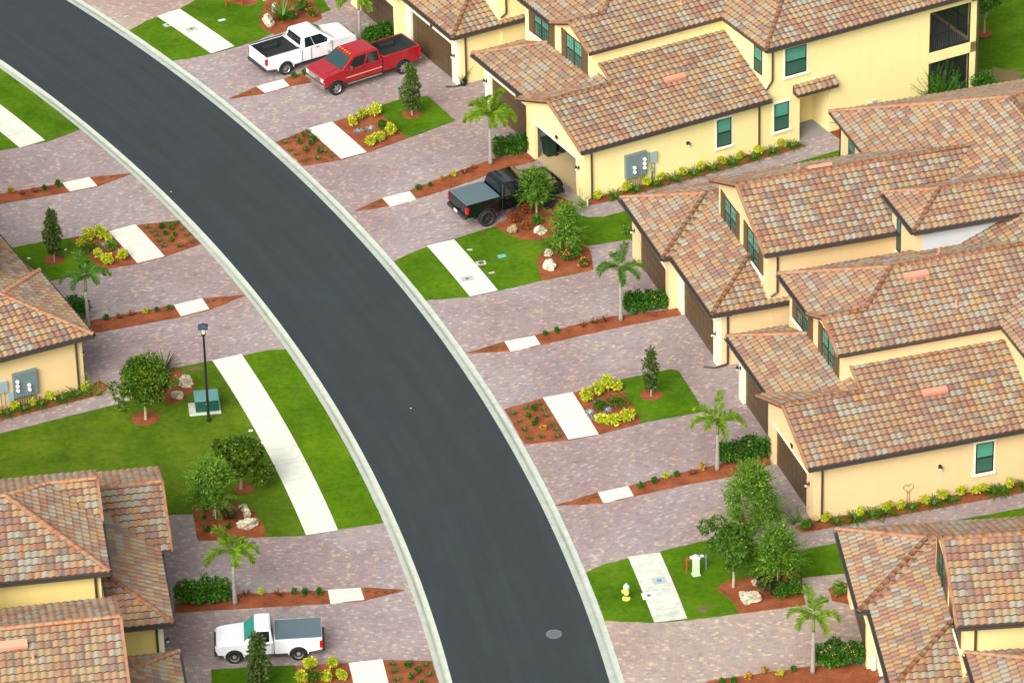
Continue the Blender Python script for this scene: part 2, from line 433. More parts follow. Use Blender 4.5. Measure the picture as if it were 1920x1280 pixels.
def make_building():
    b = empty('townhouse_building', (0, 0, 0))
    # --- walls
    w_ = MB()
    def pu(u, poly, t=0.2):       # panel in a plane of constant u, thickness towards +u
        w_.prism([(u, p[0], p[1]) for p in poly], (t, 0, 0))
    def pv(v, poly, t=0.2):       # constant v, thickness towards +v (or - if t<0)
        w_.prism([(p[0], v, p[1]) for p in poly], (0, t, 0))
    # far-right gable garage wing (v 0..6.2)
    pu(0, [(0, 0), (0.9, 0), (0.9, 2.2), (0, 2.2)]); pu(0, [(5.35, 0), (6.2, 0), (6.2, 2.2), (5.35, 2.2)])
    pu(0, [(0, 2.2), (6.2, 2.2), (6.2, 3.24), (3.0, 4.52), (0, 3.32)])
    pv(0, [(0.2, 0), (11.1, 0), (11.1, 3.34), (0.2, 3.34)])
    pv(6.2, [(0.2, 0), (0.65, 0), (0.65, 3.2), (0.2, 3.2)], -0.2)
    pu(3.45, [(3.1, 4.55), (4.4, 5.05), (4.4, 3.9), (3.1, 4.3)])
    # upper front block 1 (v 4.4..11.65)
    pu(3.0, [(4.4, 3.3), (11.65, 3.3), (11.65, 6.12), (8.2, 6.12), (6.05, 6.98), (4.4, 6.25)])
    pv(4.4, [(3.2, 3.6), (11.1, 3.6), (11.1, 6.22), (3.2, 6.22)]); pv(11.65, [(3.2, 0), (11.1, 0), (11.1, 6.22), (3.2, 6.22)], -0.2)
    pv(11.65, [(0.65, 0), (3.2, 0), (3.2, 3.25), (0.65, 3.25)], -0.2)
    # garage wing of unit 3 (v 14.8..20.85)
    pv(14.8, [(0.65, 0), (3.2, 0), (3.2, 3.25), (0.65, 3.25)]); pv(14.7, [(3.2, 0), (11.1, 0), (11.1, 6.2), (3.2, 6.2)])
    pv(20.9, [(0.2, 0), (0.65, 0), (0.65, 3.2), (0.2, 3.2)])
    # far-left garage wing (v 20.9..26.7)
    pu(0, [(20.9, 0), (21.4, 0), (21.4, 2.2), (20.9, 2.2)]); pu(0, [(25.7, 0), (26.7, 0), (26.7, 2.2), (25.7, 2.2)])
    pu(0, [(20.9, 2.2), (26.7, 2.2), (26.7, 3.25), (20.9, 3.25)])
    pv(26.7, [(0.2, 0), (11.1, 0), (11.1, 3.3), (0.2, 3.3)], -0.2)
    # upper front block 2 gable (v 14.7..22)
    pu(3.0, [(14.7, 3.3), (22.0, 3.3), (22.0, 6.3), (18.25, 7.85), (14.7, 6.3)])
    pv(22.0, [(3.2, 3.2), (11.1, 3.2), (11.1, 6.2), (3.2, 6.2)], -0.2)
    # rear block: front wall, sides, back
    pu(11.1, [(0.0, 3.0), (26.7, 3.0), (26.7, 6.2), (0.0, 6.2)])
    pv(0, [(11.3, 0), (13.1, 0), (13.1, 2.95), (14.95, 2.95), (14.95, 0), (21.2, 0), (21.2, 6.15), (11.3, 6.15)])
    pv(0, [(11.1, 0), (11.3, 0), (11.3, 3.0), (11.1, 3.0)])
    pv(1.7, [(12.9, 0), (15.15, 0), (15.15, 3.0), (12.9, 3.0)])           # entry recess back
    w_.box(12.9, 13.1, 0.2, 1.7, 0, 3.0); w_.box(14.95, 15.15, 0.2, 1.7, 0, 3.0); w_.box(13.1, 14.95, 0.2, 1.7, 2.95, 3.05)
    # lanai frame
    w_.box(21.2, 24.2, 0, 0.2, 5.50, 6.15); w_.box(21.2, 24.2, 0, 0.2, 2.47, 3.08); w_.box(23.86, 24.2, 0, 0.34, 0, 6.15)
    w_.box(24.0, 24.2, 0.34, 4.2, 5.50, 6.15); w_.box(24.0, 24.2, 0.34, 4.2, 2.47, 3.08); w_.box(23.86, 24.2, 4.2, 4.5, 0, 6.15)
    w_.box(21.2, 21.4, 0.2, 4.2, 0, 6.15); w_.box(21.4, 24.0, 4.3, 4.5, 0, 6.15)
    pu(24.0, [(4.5, 0), (26.7, 0), (26.7, 6.15), (4.5, 6.15)]); pv(26.7, [(11.1, 0), (24.0, 0), (24.0, 6.15), (11.1, 6.15)], -0.2)
    # stair tower front
    pu(9.4, [(11.4, 3.0), (14.8, 3.0), (14.8, 7.85), (11.4, 7.85)])
    wl = w_.build('wall', M_WALL, b)
    # cream garage fronts (units 2 and 3) with header above the door
    for v0, v1, a, c in ((6.2, 11.65, 6.25, 11.05), (14.8, 20.85, 15.42, 20.25)):
        cr = MB()
        cr.box(0.45, 0.65, v0, a, 0, 2.3); cr.box(0.45, 0.65, c, v1, 0, 2.3); cr.box(0.45, 0.65, v0, v1, 2.3, 3.25)
        cr.build('garage_front', M_CREAM, b)
    tw = MB(); tw.box(9.6, 17.0, 11.4, 11.6, 0, 7.85); tw.box(9.6, 17.0, 14.6, 14.8, 0, 7.85)
    tw.build('tower_wall', M_WHITEWALL, b)
    # thin trim under garage lintels and soffits
    tr = MB()
    for v0, v1, u in ((0.7, 5.55, 0.0), (21.2, 25.9, 0.0)):
        tr.box(u-0.035, u+0.1, v0, v1, 2.16, 2.24)
    for bx in ((-0.4, 0.0, 20.5, 27.1), ): pass
    tr.build('lintel_trim', M_SILL, b)
    sf = MB()
    def soff(u0, u1, v0, v1, z): sf.box(u0, u1, v0, v1, z-0.03, z)
    soff(-0.4, 11.0, -0.45, 0, 3.1); soff(0.05, 0.45, 6.5, 12.15, 3.1); soff(0.05, 3.0, 11.65, 12.15, 3.1); soff(0.05, 0.45, 14.45, 20.5, 3.1); soff(0.45, 11, 14.45, 14.8, 3.1)
    soff(-0.4, 0, 20.55, 27.15, 3.1); soff(0, 11, 26.7, 27.15, 3.1); soff(2.65, 3.0, 8.1, 12.05, 6.06); soff(3, 11, 4.0, 4.4, 6.06); soff(3, 11, 11.65, 12.05, 6.06)
    soff(3, 11, 14.2, 14.7, 6.06); soff(3, 11, 22.0, 22.3, 6.06); soff(10.72, 11.1, -0.4, 3.95, 6.06); soff(11.1, 24.55, -0.4, 0, 6.06); soff(24.2, 24.55, -0.4, 27.1, 6.06); soff(11.1, 24.55, 26.7, 27.1, 6.06)
    sf.build('soffit', M_SILL, b)
    # --- roofs
    zr_g = ZL + SL*3.5
    low = [PL([(-0.45, -0.5), (11.1, -0.5), (11.1, 3.0), (-0.45, 3.0)], '+v', -0.5, ZL, SL),
           PL([(3.4, 3.0), (11.1, 3.0), (11.1, 4.4), (3.4, 4.4)], '+v', -0.5, ZL, SL),
           PL([(-0.45, 3.0), (3.5, 3.0), (0.0, 6.5), (-0.45, 6.5)], '-v', 6.5, ZL, SL),
           PL([(0.0, 6.5), (3.4, 3.1), (3.4, 8.8), (0.0, 12.2)], '+u', 0.0, ZL, SL),
           PL([(0.0, 12.2), (3.1, 9.1), (3.1, 12.2)], '-v', 12.2, ZL, SL),
           PL([(0.0, 14.4), (3.4, 17.8), (3.4, 23.9), (0.0, 20.5)], '+u', 0.0, ZL, SL),
           PL([(0.0, 14.4), (11.1, 14.4), (11.1, 14.8), (3.4, 17.8)], '+v', 14.4, ZL, SL),
           PL([(-0.45, 20.5), (2.9, 23.85), (-0.45, 27.2)], '+u', -0.45, ZL, SL),
           PL([(-0.45, 20.5), (0.0, 20.5), (3.35, 23.85), (2.9, 23.85)], '+v', 20.5, ZL, SL),
           PL([(3.35, 22.0), (11.1, 22.0), (11.1, 23.85), (3.35, 23.85)], '+v', 20.5, ZL, SL),
           PL([(-0.45, 27.2), (2.9, 23.85), (11.1, 23.85), (11.1, 27.2)], '-v', 27.2, ZL, SL)]
    up = [PL([(2.6, 3.95), (10.68, 3.95), (12.78, 6.05), (2.6, 6.05)], '+v', 3.95, ZU, SU),
          PL([(4.7, 6.05), (12.78, 6.05), (14.78, 8.05), (6.7, 8.05)], '+v', 3.95, ZU, SU),
          PL([(2.6, 6.05), (4.7, 6.05), (2.6, 8.15)], '-v', 8.15, ZU, SU),
          PL([(2.6, 8.15), (4.7, 6.05), (6.7, 8.05), (2.6, 12.15)], '+u', 2.6, ZU, SU),
          PL([(2.6, 12.15), (6.7, 8.05), (14.78, 8.05), (10.68, 12.15)], '-v', 12.15, ZU, SU),
          PL([(2.6, 14.15), (10.68, 14.15), (14.78, 18.25), (2.6, 18.25)], '+v', 14.15, ZU, SU),
          PL([(2.6, 22.35), (2.6, 18.25), (14.78, 18.25), (10.68, 22.35)], '-v', 22.35, ZU, SU)]
    rear, rr = hip_block(10.68, 24.6, -0.45, 27.15, ZU, SU)
    tz = 7.9
    tower = [PL([(9.0, 11.0), (11.1, 13.1), (9.0, 15.2)], '+u', 9.0, tz, SU),
             PL([(9.0, 11.0), (17.5, 11.0), (17.5, 13.1), (11.1, 13.1)], '+v', 11.0, tz, SU),
             PL([(9.0, 15.2), (11.1, 13.1), (17.5, 13.1), (17.5, 15.2)], '-v', 15.2, tz, SU)]
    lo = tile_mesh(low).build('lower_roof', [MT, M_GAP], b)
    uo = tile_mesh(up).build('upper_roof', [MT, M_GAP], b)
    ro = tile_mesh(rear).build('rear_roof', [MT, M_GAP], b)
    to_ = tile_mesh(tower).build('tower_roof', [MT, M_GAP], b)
    zt = lambda z: z + 0.05
    def caps(parent, segs):
        for a, c in segs:
            m = MB(); cap_line(m, (a[0], a[1], a[2]+0.05), (c[0], c[1], c[2]+0.05)); m.build('ridge_cap', M_RIDGE, parent, smooth=True)
    zh = ZL + SL*3.0
    z1 = ZL + SL*3.35
    caps(lo, [((-0.45, 3.0, zr_g), (3.45, 3.0, zr_g)), ((0.0, 12.2, ZL), (3.0, 9.2, zh)), ((0.0, 14.4, ZL), (3.0, 17.4, zh)),
              ((-0.45, 20.5, ZL), (2.9, 23.85, z1)), ((-0.45, 27.2, ZL), (2.9, 23.85, z1)), ((2.9, 23.85, z1), (11.0, 23.85, z1))])
    z6 = ZU + SU*2.1; z8 = ZU + SU*4.1
    caps(uo, [((2.6, 6.05, z6), (4.7, 6.05, z6)), ((4.7, 6.05, z6), (6.7, 8.05, z8)), ((2.6, 12.15, ZU), (6.7, 8.05, z8)), ((6.7, 8.05, z8), (14.7, 8.05, z8)),
              ((2.6, 18.25, z8), (14.7, 18.25, z8))])
    caps(ro, rr)
    zt_ = tz + SU*2.1
    caps(to_, [((9.0, 11.0, tz), (11.1, 13.1, zt_)), ((9.0, 15.2, tz), (11.1, 13.1, zt_)), ((11.1, 13.1, zt_), (16.4, 13.1, zt_))])
    # gable rake tiles (clay) and dark rake boards
    def rake(parent, pts):
        for a, c in pts:
            m = MB(); k = MB()
            a = Vector(a); c = Vector(c)
            off = Vector((-0.02, 0, 0.05))
            beam(m, a + off + Vector((0, 0, 0.03)), c + off + Vector((0, 0, 0.03)), 0.12, 0.12)
            beam(k, a + Vector((0.03, 0, -0.05)), c + Vector((0.03, 0, -0.05)), 0.05, 0.12)
            m.build('rake_tile', M_RIDGE, parent); k.build('rake_board', M_FASCIA, parent)
    rake(lo, [((-0.45, -0.5, ZL), (-0.45, 3.0, zr_g)), ((-0.45, 3.0, zr_g), (-0.45, 6.5, ZL)), ((3.42, 3.1, ZL+SL*3.6), (3.42, 4.4, ZL+SL*4.9))])
    rake(uo, [((2.6, 3.95, ZU), (2.6, 6.05, z6)), ((2.6, 6.05, z6), (2.6, 8.15, ZU)), ((2.6, 14.15, ZU), (2.6, 18.25, z8)), ((2.6, 18.25, z8), (2.6, 22.35, ZU))])
    # fascias and gutters along the eaves
    def eave(parent, segs):
        for a, c, o, gut in segs:
            f = MB(); g = MB()
            a = Vector(a); c = Vector(c); o = Vector(o)
            beam(f, a - o*0.03 + Vector((0, 0, -0.02)), c - o*0.03 + Vector((0, 0, -0.02)), 0.04, 0.14)
            if gut: gutter(g, a + Vector((0, 0, -0.035)), c + Vector((0, 0, -0.035)), o)
            f.build('fascia', M_FASCIA, parent)
            if g.v: g.build('gutter', M_GUTTER, parent)
    mv, pv_, mu = (0, -1, 0), (0, 1, 0), (-1, 0, 0)
    eave(lo, [((-0.45, -0.5, ZL), (11.05, -0.5, ZL), mv, 1), ((0, 6.5, ZL), (0, 12.2, ZL), mu, 1), ((0, 12.2, ZL), (3.1, 12.2, ZL), pv_, 1),
              ((0, 14.4, ZL), (0, 20.5, ZL), mu, 1), ((0, 14.4, ZL), (11.1, 14.4, ZL), mv, 1), ((-0.45, 20.5, ZL), (-0.45, 27.2, ZL), mu, 1), ((-0.45, 20.5, ZL), (0, 20.5, ZL), mv, 1),
              ((-0.45, 27.2, ZL), (11, 27.2, ZL), pv_, 1)])
    eave(uo, [((2.6, 3.95, ZU), (10.68, 3.95, ZU), mv, 0), ((2.6, 8.15, ZU), (2.6, 12.15, ZU), mu, 1), ((2.6, 12.15, ZU), (10.68, 12.15, ZU), pv_, 1),
              ((2.6, 14.15, ZU), (10.68, 14.15, ZU), mv, 1), ((2.6, 22.35, ZU), (10.68, 22.35, ZU), pv_, 1)])
    eave(ro, [((10.68, -0.45, ZU), (24.6, -0.45, ZU), mv, 1), ((10.68, -0.45, ZU), (10.68, 3.95, ZU), mu, 0), ((24.6, -0.45, ZU), (24.6, 27.15, ZU), (1, 0, 0), 1), ((10.68, 27.15, ZU), (24.6, 27.15, ZU), pv_, 1), ((10.68, 22.35, ZU), (10.68, 27.15, ZU), mu, 0)])
    eave(to_, [((9.0, 11.0, tz), (17.0, 11.0, tz), mv, 1), ((9.0, 11.0, tz), (9.0, 15.2, tz), mu, 1)])
    # valley membrane left bare beside the tower
    # roof vents: low clay-coloured hoods and small pipe boots
    def vent(parent, u, v, z, s, slope_v=True):
        m = MB()
        a = math.atan(s)
        T = Matrix.Translation((u, v, z)) @ Matrix.Rotation(a, 4, 'X')
        m.prism([T @ Vector((-0.62, -0.20, 0.0)), T @ Vector((-0.62, 0.20, 0.0)), T @ Vector((-0.62, 0.16, 0.12)), T @ Vector((-0.62, -0.17, 0.17))], T.to_3x3() @ Vector((1.24, 0, 0)))
        m.build('roof_vent', M_VENT, parent)
    vent(lo, 6.75, 2.25, ZL + SL*2.75 + 0.08, SL); vent(uo, 7.7, 7.35, ZU + SU*3.4 + 0.08, SU); vent(uo, 7.2, 19.1, ZU + SU*3.25 + 0.1, -SU)
    def pipe(parent, u, v, z):
        m = MB(); m.tube((u, v, z-0.05), (u, v, z+0.32), 0.06, 0.06, 10); m.tube((u, v, z-0.02), (u, v, z+0.05), 0.16, 0.09, 10)
        m.build('vent_pipe', M_VENT, parent)
    pipe(uo, 9.0, 5.4, ZU + SU*1.45 + 0.05); pipe(uo, 9.6, 9.2, ZU + SU*2.95 + 0.05); pipe(ro, 13.2, 15.9, ZU+SU*2.5+0.05); pipe(ro, 12.9, 15.0, ZU+SU*2.2+0.05); pipe(uo, 6.4, 19.8, ZU + SU*2.55 + 0.05)
    # --- garage doors
    def gdoor(u, v0, v1, z1, name='garage_door'):
        m = MB(); h = z1/4
        for k in range(4):
            m.box(u, u+0.05, v0, v1, k*h+0.008, (k+1)*h-0.008)
            for j in range(8):
                wd = (v1-v0)/8
                m.box(u-0.012, u, v0+j*wd+0.05, v0+(j+1)*wd-0.05, k*h+0.07, (k+1)*h-0.07)
        return m.build(name, M_DOOR, b)
    gdoor(0.6, 6.25, 11.05, 2.3); gdoor(0.6, 15.42, 20.25, 2.3); gdoor(0.14, 21.4, 25.7, 2.2)
    gd = gdoor(0.14, 0.9, 5.35, 2.2)
    # --- windows
    def win_v(u0, u1, z0, z1, face=0.0, sgn=-1, sill=True, parent=b):
        """sash window in a wall of constant v facing -v"""
        m = MB(); y0, y1 = face-0.05, face+0.01
        for a in ((u0, u0+0.05, z0, z1), (u1-0.05, u1, z0, z1), (u0+0.05, u1-0.05, z1-0.05, z1), (u0+0.05, u1-0.05, z0, z0+0.06), (u0+0.05, u1-0.05, (z0+z1)/2-0.035, (z0+z1)/2+0.035)):
            m.box(a[0], a[1], y0, y1, a[2], a[3])
        wi = m.build('window', M_FRAME, parent)
        zm = (z0+z1)/2
        p = MB(); p.box(u0+0.05, u1-0.05, face-0.02, face+0.012, zm+0.035, z1-0.05); p.build('upper_pane', M_GLASS_HI, wi)
        p = MB(); p.box(u0+0.05, u1-0.05, face-0.028, face+0.012, z0+0.06, zm-0.035); p.build('lower_pane', M_GLASS_LO, wi)
        if sill:
            s_ = MB(); s_.box(u0-0.09, u0, face-0.03, face+0.01, z0, z1); s_.box(u1, u1+0.09, face-0.03, face+0.01, z0, z1)
            s_.box(u0-0.12, u1+0.12, face-0.05, face+0.01, z1, z1+0.12); s_.prism([(u0-0.14, face+0.01, z0-0.20), (u0-0.14, face-0.10, z0-0.14), (u0-0.14, face-0.10, z0-0.02), (u0-0.14, face+0.01, z0)], (u1-u0+0.28, 0, 0))
            s_.build('window_surround', M_SILL, wi)
        return wi
    win_v(7.98, 8.86, 1.0, 2.62); win_v(11.5, 12.4, 1.0, 2.62); win_v(12.15, 13.45, 4.1, 5.72)
    def win_u(v0, v1, z0, z1, u, double=True, shutters=None, sill=True):
        m = MB(); x0, x1 = u-0.05, u+0.01; vm = (v0+v1)/2; zm = (z0+z1)/2
        bars = [(v0, v0+0.05, z0, z1), (v1-0.05, v1, z0, z1), (v0, v1, z1-0.05, z1), (v0, v1, z0, z0+0.06), (v0, v1, zm-0.035, zm+0.035)]
        if double: bars.append((vm-0.05, vm+0.05, z0, z1))
        for i, a in enumerate(bars): m.box(x0-0.001*i, x1, a[0], a[1], a[2], a[3])
        # muntins of the upper sash and lower sash
        halves = ((v0+0.05, vm-0.05), (vm+0.05, v1-0.05)) if double else ((v0+0.05, v1-0.05),)
        for (a, c) in halves:
            for k in (1, 2):
                vv = a + (c-a)*k/3
                m.box(u-0.036, u-0.026, vv-0.009, vv+0.009, z0+0.06, z1-0.05)
            for zz in (z0+(zm-z0)*0.5, zm+(z1-zm)*0.5): m.box(u-0.034, u-0.025, a, c, zz-0.009, zz+0.009)
        wi = m.build('window', M_FRAME, b)
        for mt, za, zb, nm in ((M_GLASS_HI, zm+0.035, z1-0.05, 'upper_pane'), (M_GLASS_LO, z0+0.06, zm-0.035, 'lower_pane')):
            for (a, c) in halves:
                p = MB(); p.box(u-0.025, u+0.012, a, c, za, zb); p.build(nm, mt, wi)
        if shutters:
            for a, c in shutters:
                s_ = MB(); s_.box(u-0.045, u, a, c, z0-0.05, z1+0.05)
                n_ = 14
                for k in range(n_):
                    zz = z0 + (z1-z0)*(k+0.5)/n_
                    s_.box(u-0.055, u-0.045, a+0.06, c-0.06, zz-0.03, zz+0.02)
                s_.build('shutter', M_SHUT, b)
        if sill:
            s_ = MB(); s_.box(u-0.10, u+0.01, v0-0.7 if shutters else v0-0.1, v1+0.7 if shutters else v1+0.1, z0-0.17, z0-0.06)
            s_.build('window_sill', M_SILL, wi)
        return wi
    win_u(8.95, 10.55, 4.38, 5.98, 3.0, True, ((8.37, 8.95), (10.55, 11.17)))
    win_u(5.38, 7.06, 4.38, 6.0, 3.0, True, ((4.8, 5.38), (7.06, 7.6)))
    win_u(15.92, 17.6, 4.36, 5.95, 3.0, True, ((15.38, 15.92), (17.6, 18.2)))
    win_u(19.3, 21.0, 4.36, 5.90, 3.0, True, ((18.85, 19.3), (21.0, 21.62)))
    win_u(0.55, 1.35, 4.2, 5.7, 11.1, False, None, False)
    win_u(24.5, 25.3, 4.2, 5.7, 11.1, False, None, False)
    win_u(13.6, 14.1, 5.3, 7.3, 9.4, False, None, True); win_u(11.9, 12.25, 5.0, 6.0, 9.4, False, None, True)
    # --- wall lamps
    def lamp(u, v, z, d):
        m = MB(); o = Vector(d)
        p = Vector((u, v, z))
        m.tube(p, p + o*0.16, 0.03, 0.03, 8); q = p + o*0.18
        m.tube(q + Vector((0, 0, 0.02)), q + Vector((0, 0, 0.16)), 0.085, 0.03, 10)
        m.box(u + (o.x*0.0 - 0.06 if o.y else min(0, o.x*0.02)), u + (0.06 if o.y else max(0.0, o.x*0.02) + 0.0001), v + (-0.06 if o.x else min(0, o.y*0.02)), v + (0.06 if o.x else 0.0001), z-0.1, z+0.1)
        lo_ = m.build('wall_lamp', M_BLACK, b, smooth=False)
        g = MB(); g.tube(q + Vector((0, 0, -0.12)), q + Vector((0, 0, 0.02)), 0.05, 0.07, 8); g.build('lamp_glass', M_PANE, lo_)
    lamp(0.0, 0.55, 1.75, (-1, 0, 0)); lamp(0.45, 11.4, 1.85, (-1, 0, 0)); lamp(0.45, 15.1, 1.75, (-1, 0, 0)); lamp(0.0, 26.3, 1.75, (-1, 0, 0)); lamp(6.2, 0.0, 1.75, (0, -1, 0)); lamp(15.0-0.05, 0.9, 2.2, (-1, 0, 0))
    # small house-number plates above the garage doors
    for v, u in ((8.0, 0.45), (17.7, 0.45), (2.9, 0.0), (23.4, 0.0)):
        pl_ = MB(); pl_.box(u-0.05, u, v-0.1, v+0.1, 2.36, 2.56)
        pl_.build('door_light', M_BLACK, b)
    # --- downspouts
    def spout(pts):
        m = MB()
        for a, c in zip(pts[:-1], pts[1:]): m.tube(a, c, 0.055, 0.055, 6)
        m.build('downspout', M_FASCIA, b)
    spout([(0.4, -0.55, 3.1), (0.4, -0.08, 2.9), (0.4, -0.08, 0.12), (0.1, -0.2, 0.06)])
    spout([(10.55, -0.55, 3.1), (10.55, -0.08, 2.9), (10.55, -0.08, 0.1)])
    spout([(11.35, -0.5, 6.05), (11.35, -0.08, 5.85), (11.35, -0.08, 4.1), (10.95, -0.1, 3.6)])
    spout([(0.95, 14.3, 3.1), (0.95, 14.72, 2.9), (0.95, 14.72, 0.15), (0.3, 14.72, 0.06), (-0.2, 15.0, 0.06)])
    spout([(3.45, 14.2, 6.05), (3.45, 14.62, 5.85), (3.45, 14.62, 3.75), (3.1, 14.6, 3.55)])
    spout([(0.35, 27.2, 3.1), (0.35, 26.78, 2.9), (0.35, 26.78, 0.1)])
    spout([(2.95, 12.2, 6.05), (3.25, 11.75, 5.9), (3.25, 11.75, 3.6)])
    spout([(24.28, -0.5, 6.05), (24.28, -0.04, 5.85), (24.28, -0.04, 0.1)])
    spout([(0.75, 12.2, 3.1), (0.75, 11.73, 2.9), (0.75, 11.73, 0.1)])
    # --- entry: awning, door, number plate
    aw = tile_mesh([PL([(12.65, -0.52), (15.2, -0.52), (15.2, 0.0), (12.65, 0.0)], '+v', -0.52, 3.02, 0.72)]).build('entry_awning', [MT, M_GAP], b)
    ab = MB(); ab.prism([(12.65, 0.0, 2.96), (12.65, -0.5, 2.90), (12.65, -0.5, 3.0), (12.65, 0.0, 3.36)], (2.55, 0, 0)); ab.build('awning_board', M_FASCIA, aw)
    dr = MB(); dr.box(13.18, 14.12, 1.64, 1.69, 0.05, 2.15); do = dr.build('entry_door', M_DOOR, b)
    dg = MB(); dg.box(13.45, 13.85, 1.62, 1.645, 0.5, 1.9); dg.build('door_pane', M_GLASS_DK, do)
    st = MB(); st.box(13.1, 14.95, 0.0, 1.7, 0.0, 0.04); st.build('entry_slab', M_SLAB, b)
    # --- lanai: floors, railings, screens
    fl = MB(); fl.box(21.4, 24.0, 0.2, 4.3, 2.6, 2.95); fl.box(21.4, 24.0, 0.2, 4.3, 0.0, 0.08); fl.build('lanai_floor', M_SLAB, b)
    for z0 in (3.08, ):
        r_ = MB()
        for (p0, p1) in (((21.2, 0.1), (23.86, 0.1)), ((24.1, 0.34), (24.1, 4.2))):
            dx, dy = p1[0]-p0[0], p1[1]-p0[1]; Ln = math.hypot(dx, dy)
            for zz in (z0+0.08, z0+1.0): r_.tube((p0[0], p0[1], zz), (p1[0], p1[1], zz), 0.025, 0.025, 6)
            n_ = int(Ln/0.12)
            for k in range(n_+1):
                x = p0[0]+dx*k/n_; y = p0[1]+dy*k/n_
                r_.tube((x, y, z0+0.08), (x, y, z0+1.0), 0.012, 0.012, 4)
        r_.build('balcony_railing', M_BLACK, b)
    sc = MB()
    for z0, z1 in ((0.1, 2.47), (3.08, 5.5)):
        for x in (21.24, 22.5, 23.82): sc.box(x-0.025, x+0.025, 0.06, 0.11, z0, z1)
        for y in (0.36, 1.6, 2.9, 4.17): sc.box(24.06, 24.11, y-0.025, y+0.025, z0, z1)
        sc.box(21.2, 23.86, 0.055, 0.105, z1-0.05, z1); sc.box(21.2, 23.86, 0.055, 0.105, z0, z0+0.05); sc.box(24.06, 24.11, 0.34, 4.2, z0+1.05, z0+1.1)
    sc.build('screen_frame', M_FRAME, b)
    for x0, x1, y0, y1 in ((21.26, 23.80, 0.08, 0.084), (24.08, 24.084, 0.38, 4.15)):
        for z0, z1 in ((0.1, 2.47), (3.08, 5.5)):
            q = MB(); q.box(x0, x1, y0, y1, z0, z1); q.build('insect_screen', M_SCREEN, b)
    sd_ = MB(); sd_.box(21.4, 21.44, 1.0, 3.4, 3.0, 5.1); sd_.box(21.4, 21.44, 1.0, 3.4, 0.1, 2.2); sd_.build('sliding_door', M_GLASS_DK, b)
    return b, gd
BLD = {'A': (3.951, 216.099, 27.884, 1.006, 0.997), 'D': (13.718, 184.765, 16.482, 0.989, 1.004), 'E': (16.838, 152.032, 4.361, 0.987, 1.044),
       'G': (-16.894, 185.126, 188.373, 1.027, 0.999), 'F': (-33.186, 223.984, 205.728, 1.065, 0.978)}
BLAB = {'A': 'pale yellow townhouse building at the top with an open garage and screened balcony',
        'D': 'tan townhouse building at right with two rows of shuttered upper windows and dark garages',
        'E': 'yellow townhouse building in the lower right corner with tiled hip roof',
        'G': 'yellow townhouse building in the lower left corner above the small white pickup',
        'F': 'tan townhouse building at left edge with grey meter cabinet on its side wall'}
WCOL = {'A': (0.86, 0.715, 0.335, 1), 'D': (0.735, 0.535, 0.28, 1), 'E': (0.84, 0.67, 0.31, 1), 'G': (0.82, 0.65, 0.24, 1), 'F': (0.76, 0.56, 0.285, 1)}
class Frame:
    def __init__(s, k):
        x, y, a, sv, su = BLD[k]; s.o = Vector((x, y, 0)); s.a = R(a); s.sv = sv; s.su = su
        s.u = Vector((math.cos(s.a), math.sin(s.a), 0)); s.v = Vector((-s.u.y, s.u.x, 0))
    def w(s, u, v, z=0.0): return s.o + s.u*(u*s.su) + s.v*(v*s.sv) + Vector((0, 0, z*s.su))
proto, proto_door = make_building()
HB = {}
for k in ('D', 'A', 'E', 'G', 'F'):
    o = proto if k == 'D' else copy_tree(proto)
    x, y, a, sv, su = BLD[k]
    o.location = (x, y, 0); o.rotation_euler = (0, 0, R(a)); o.scale = (su, sv, su)
    tag(o, BLAB[k], 'building', 'tile roofed townhouse buildings along the street')
    HB[k] = o
    for c in o.children:
        if c.name.split('.')[0] == 'wall': c.color = WCOL[k]
def part(k, mb, name, mat, label=None, parent=None, smooth=False):
    o = mb.build(name, mat, parent or HB[k], smooth=smooth)
    if label: o['label'] = label
    return o
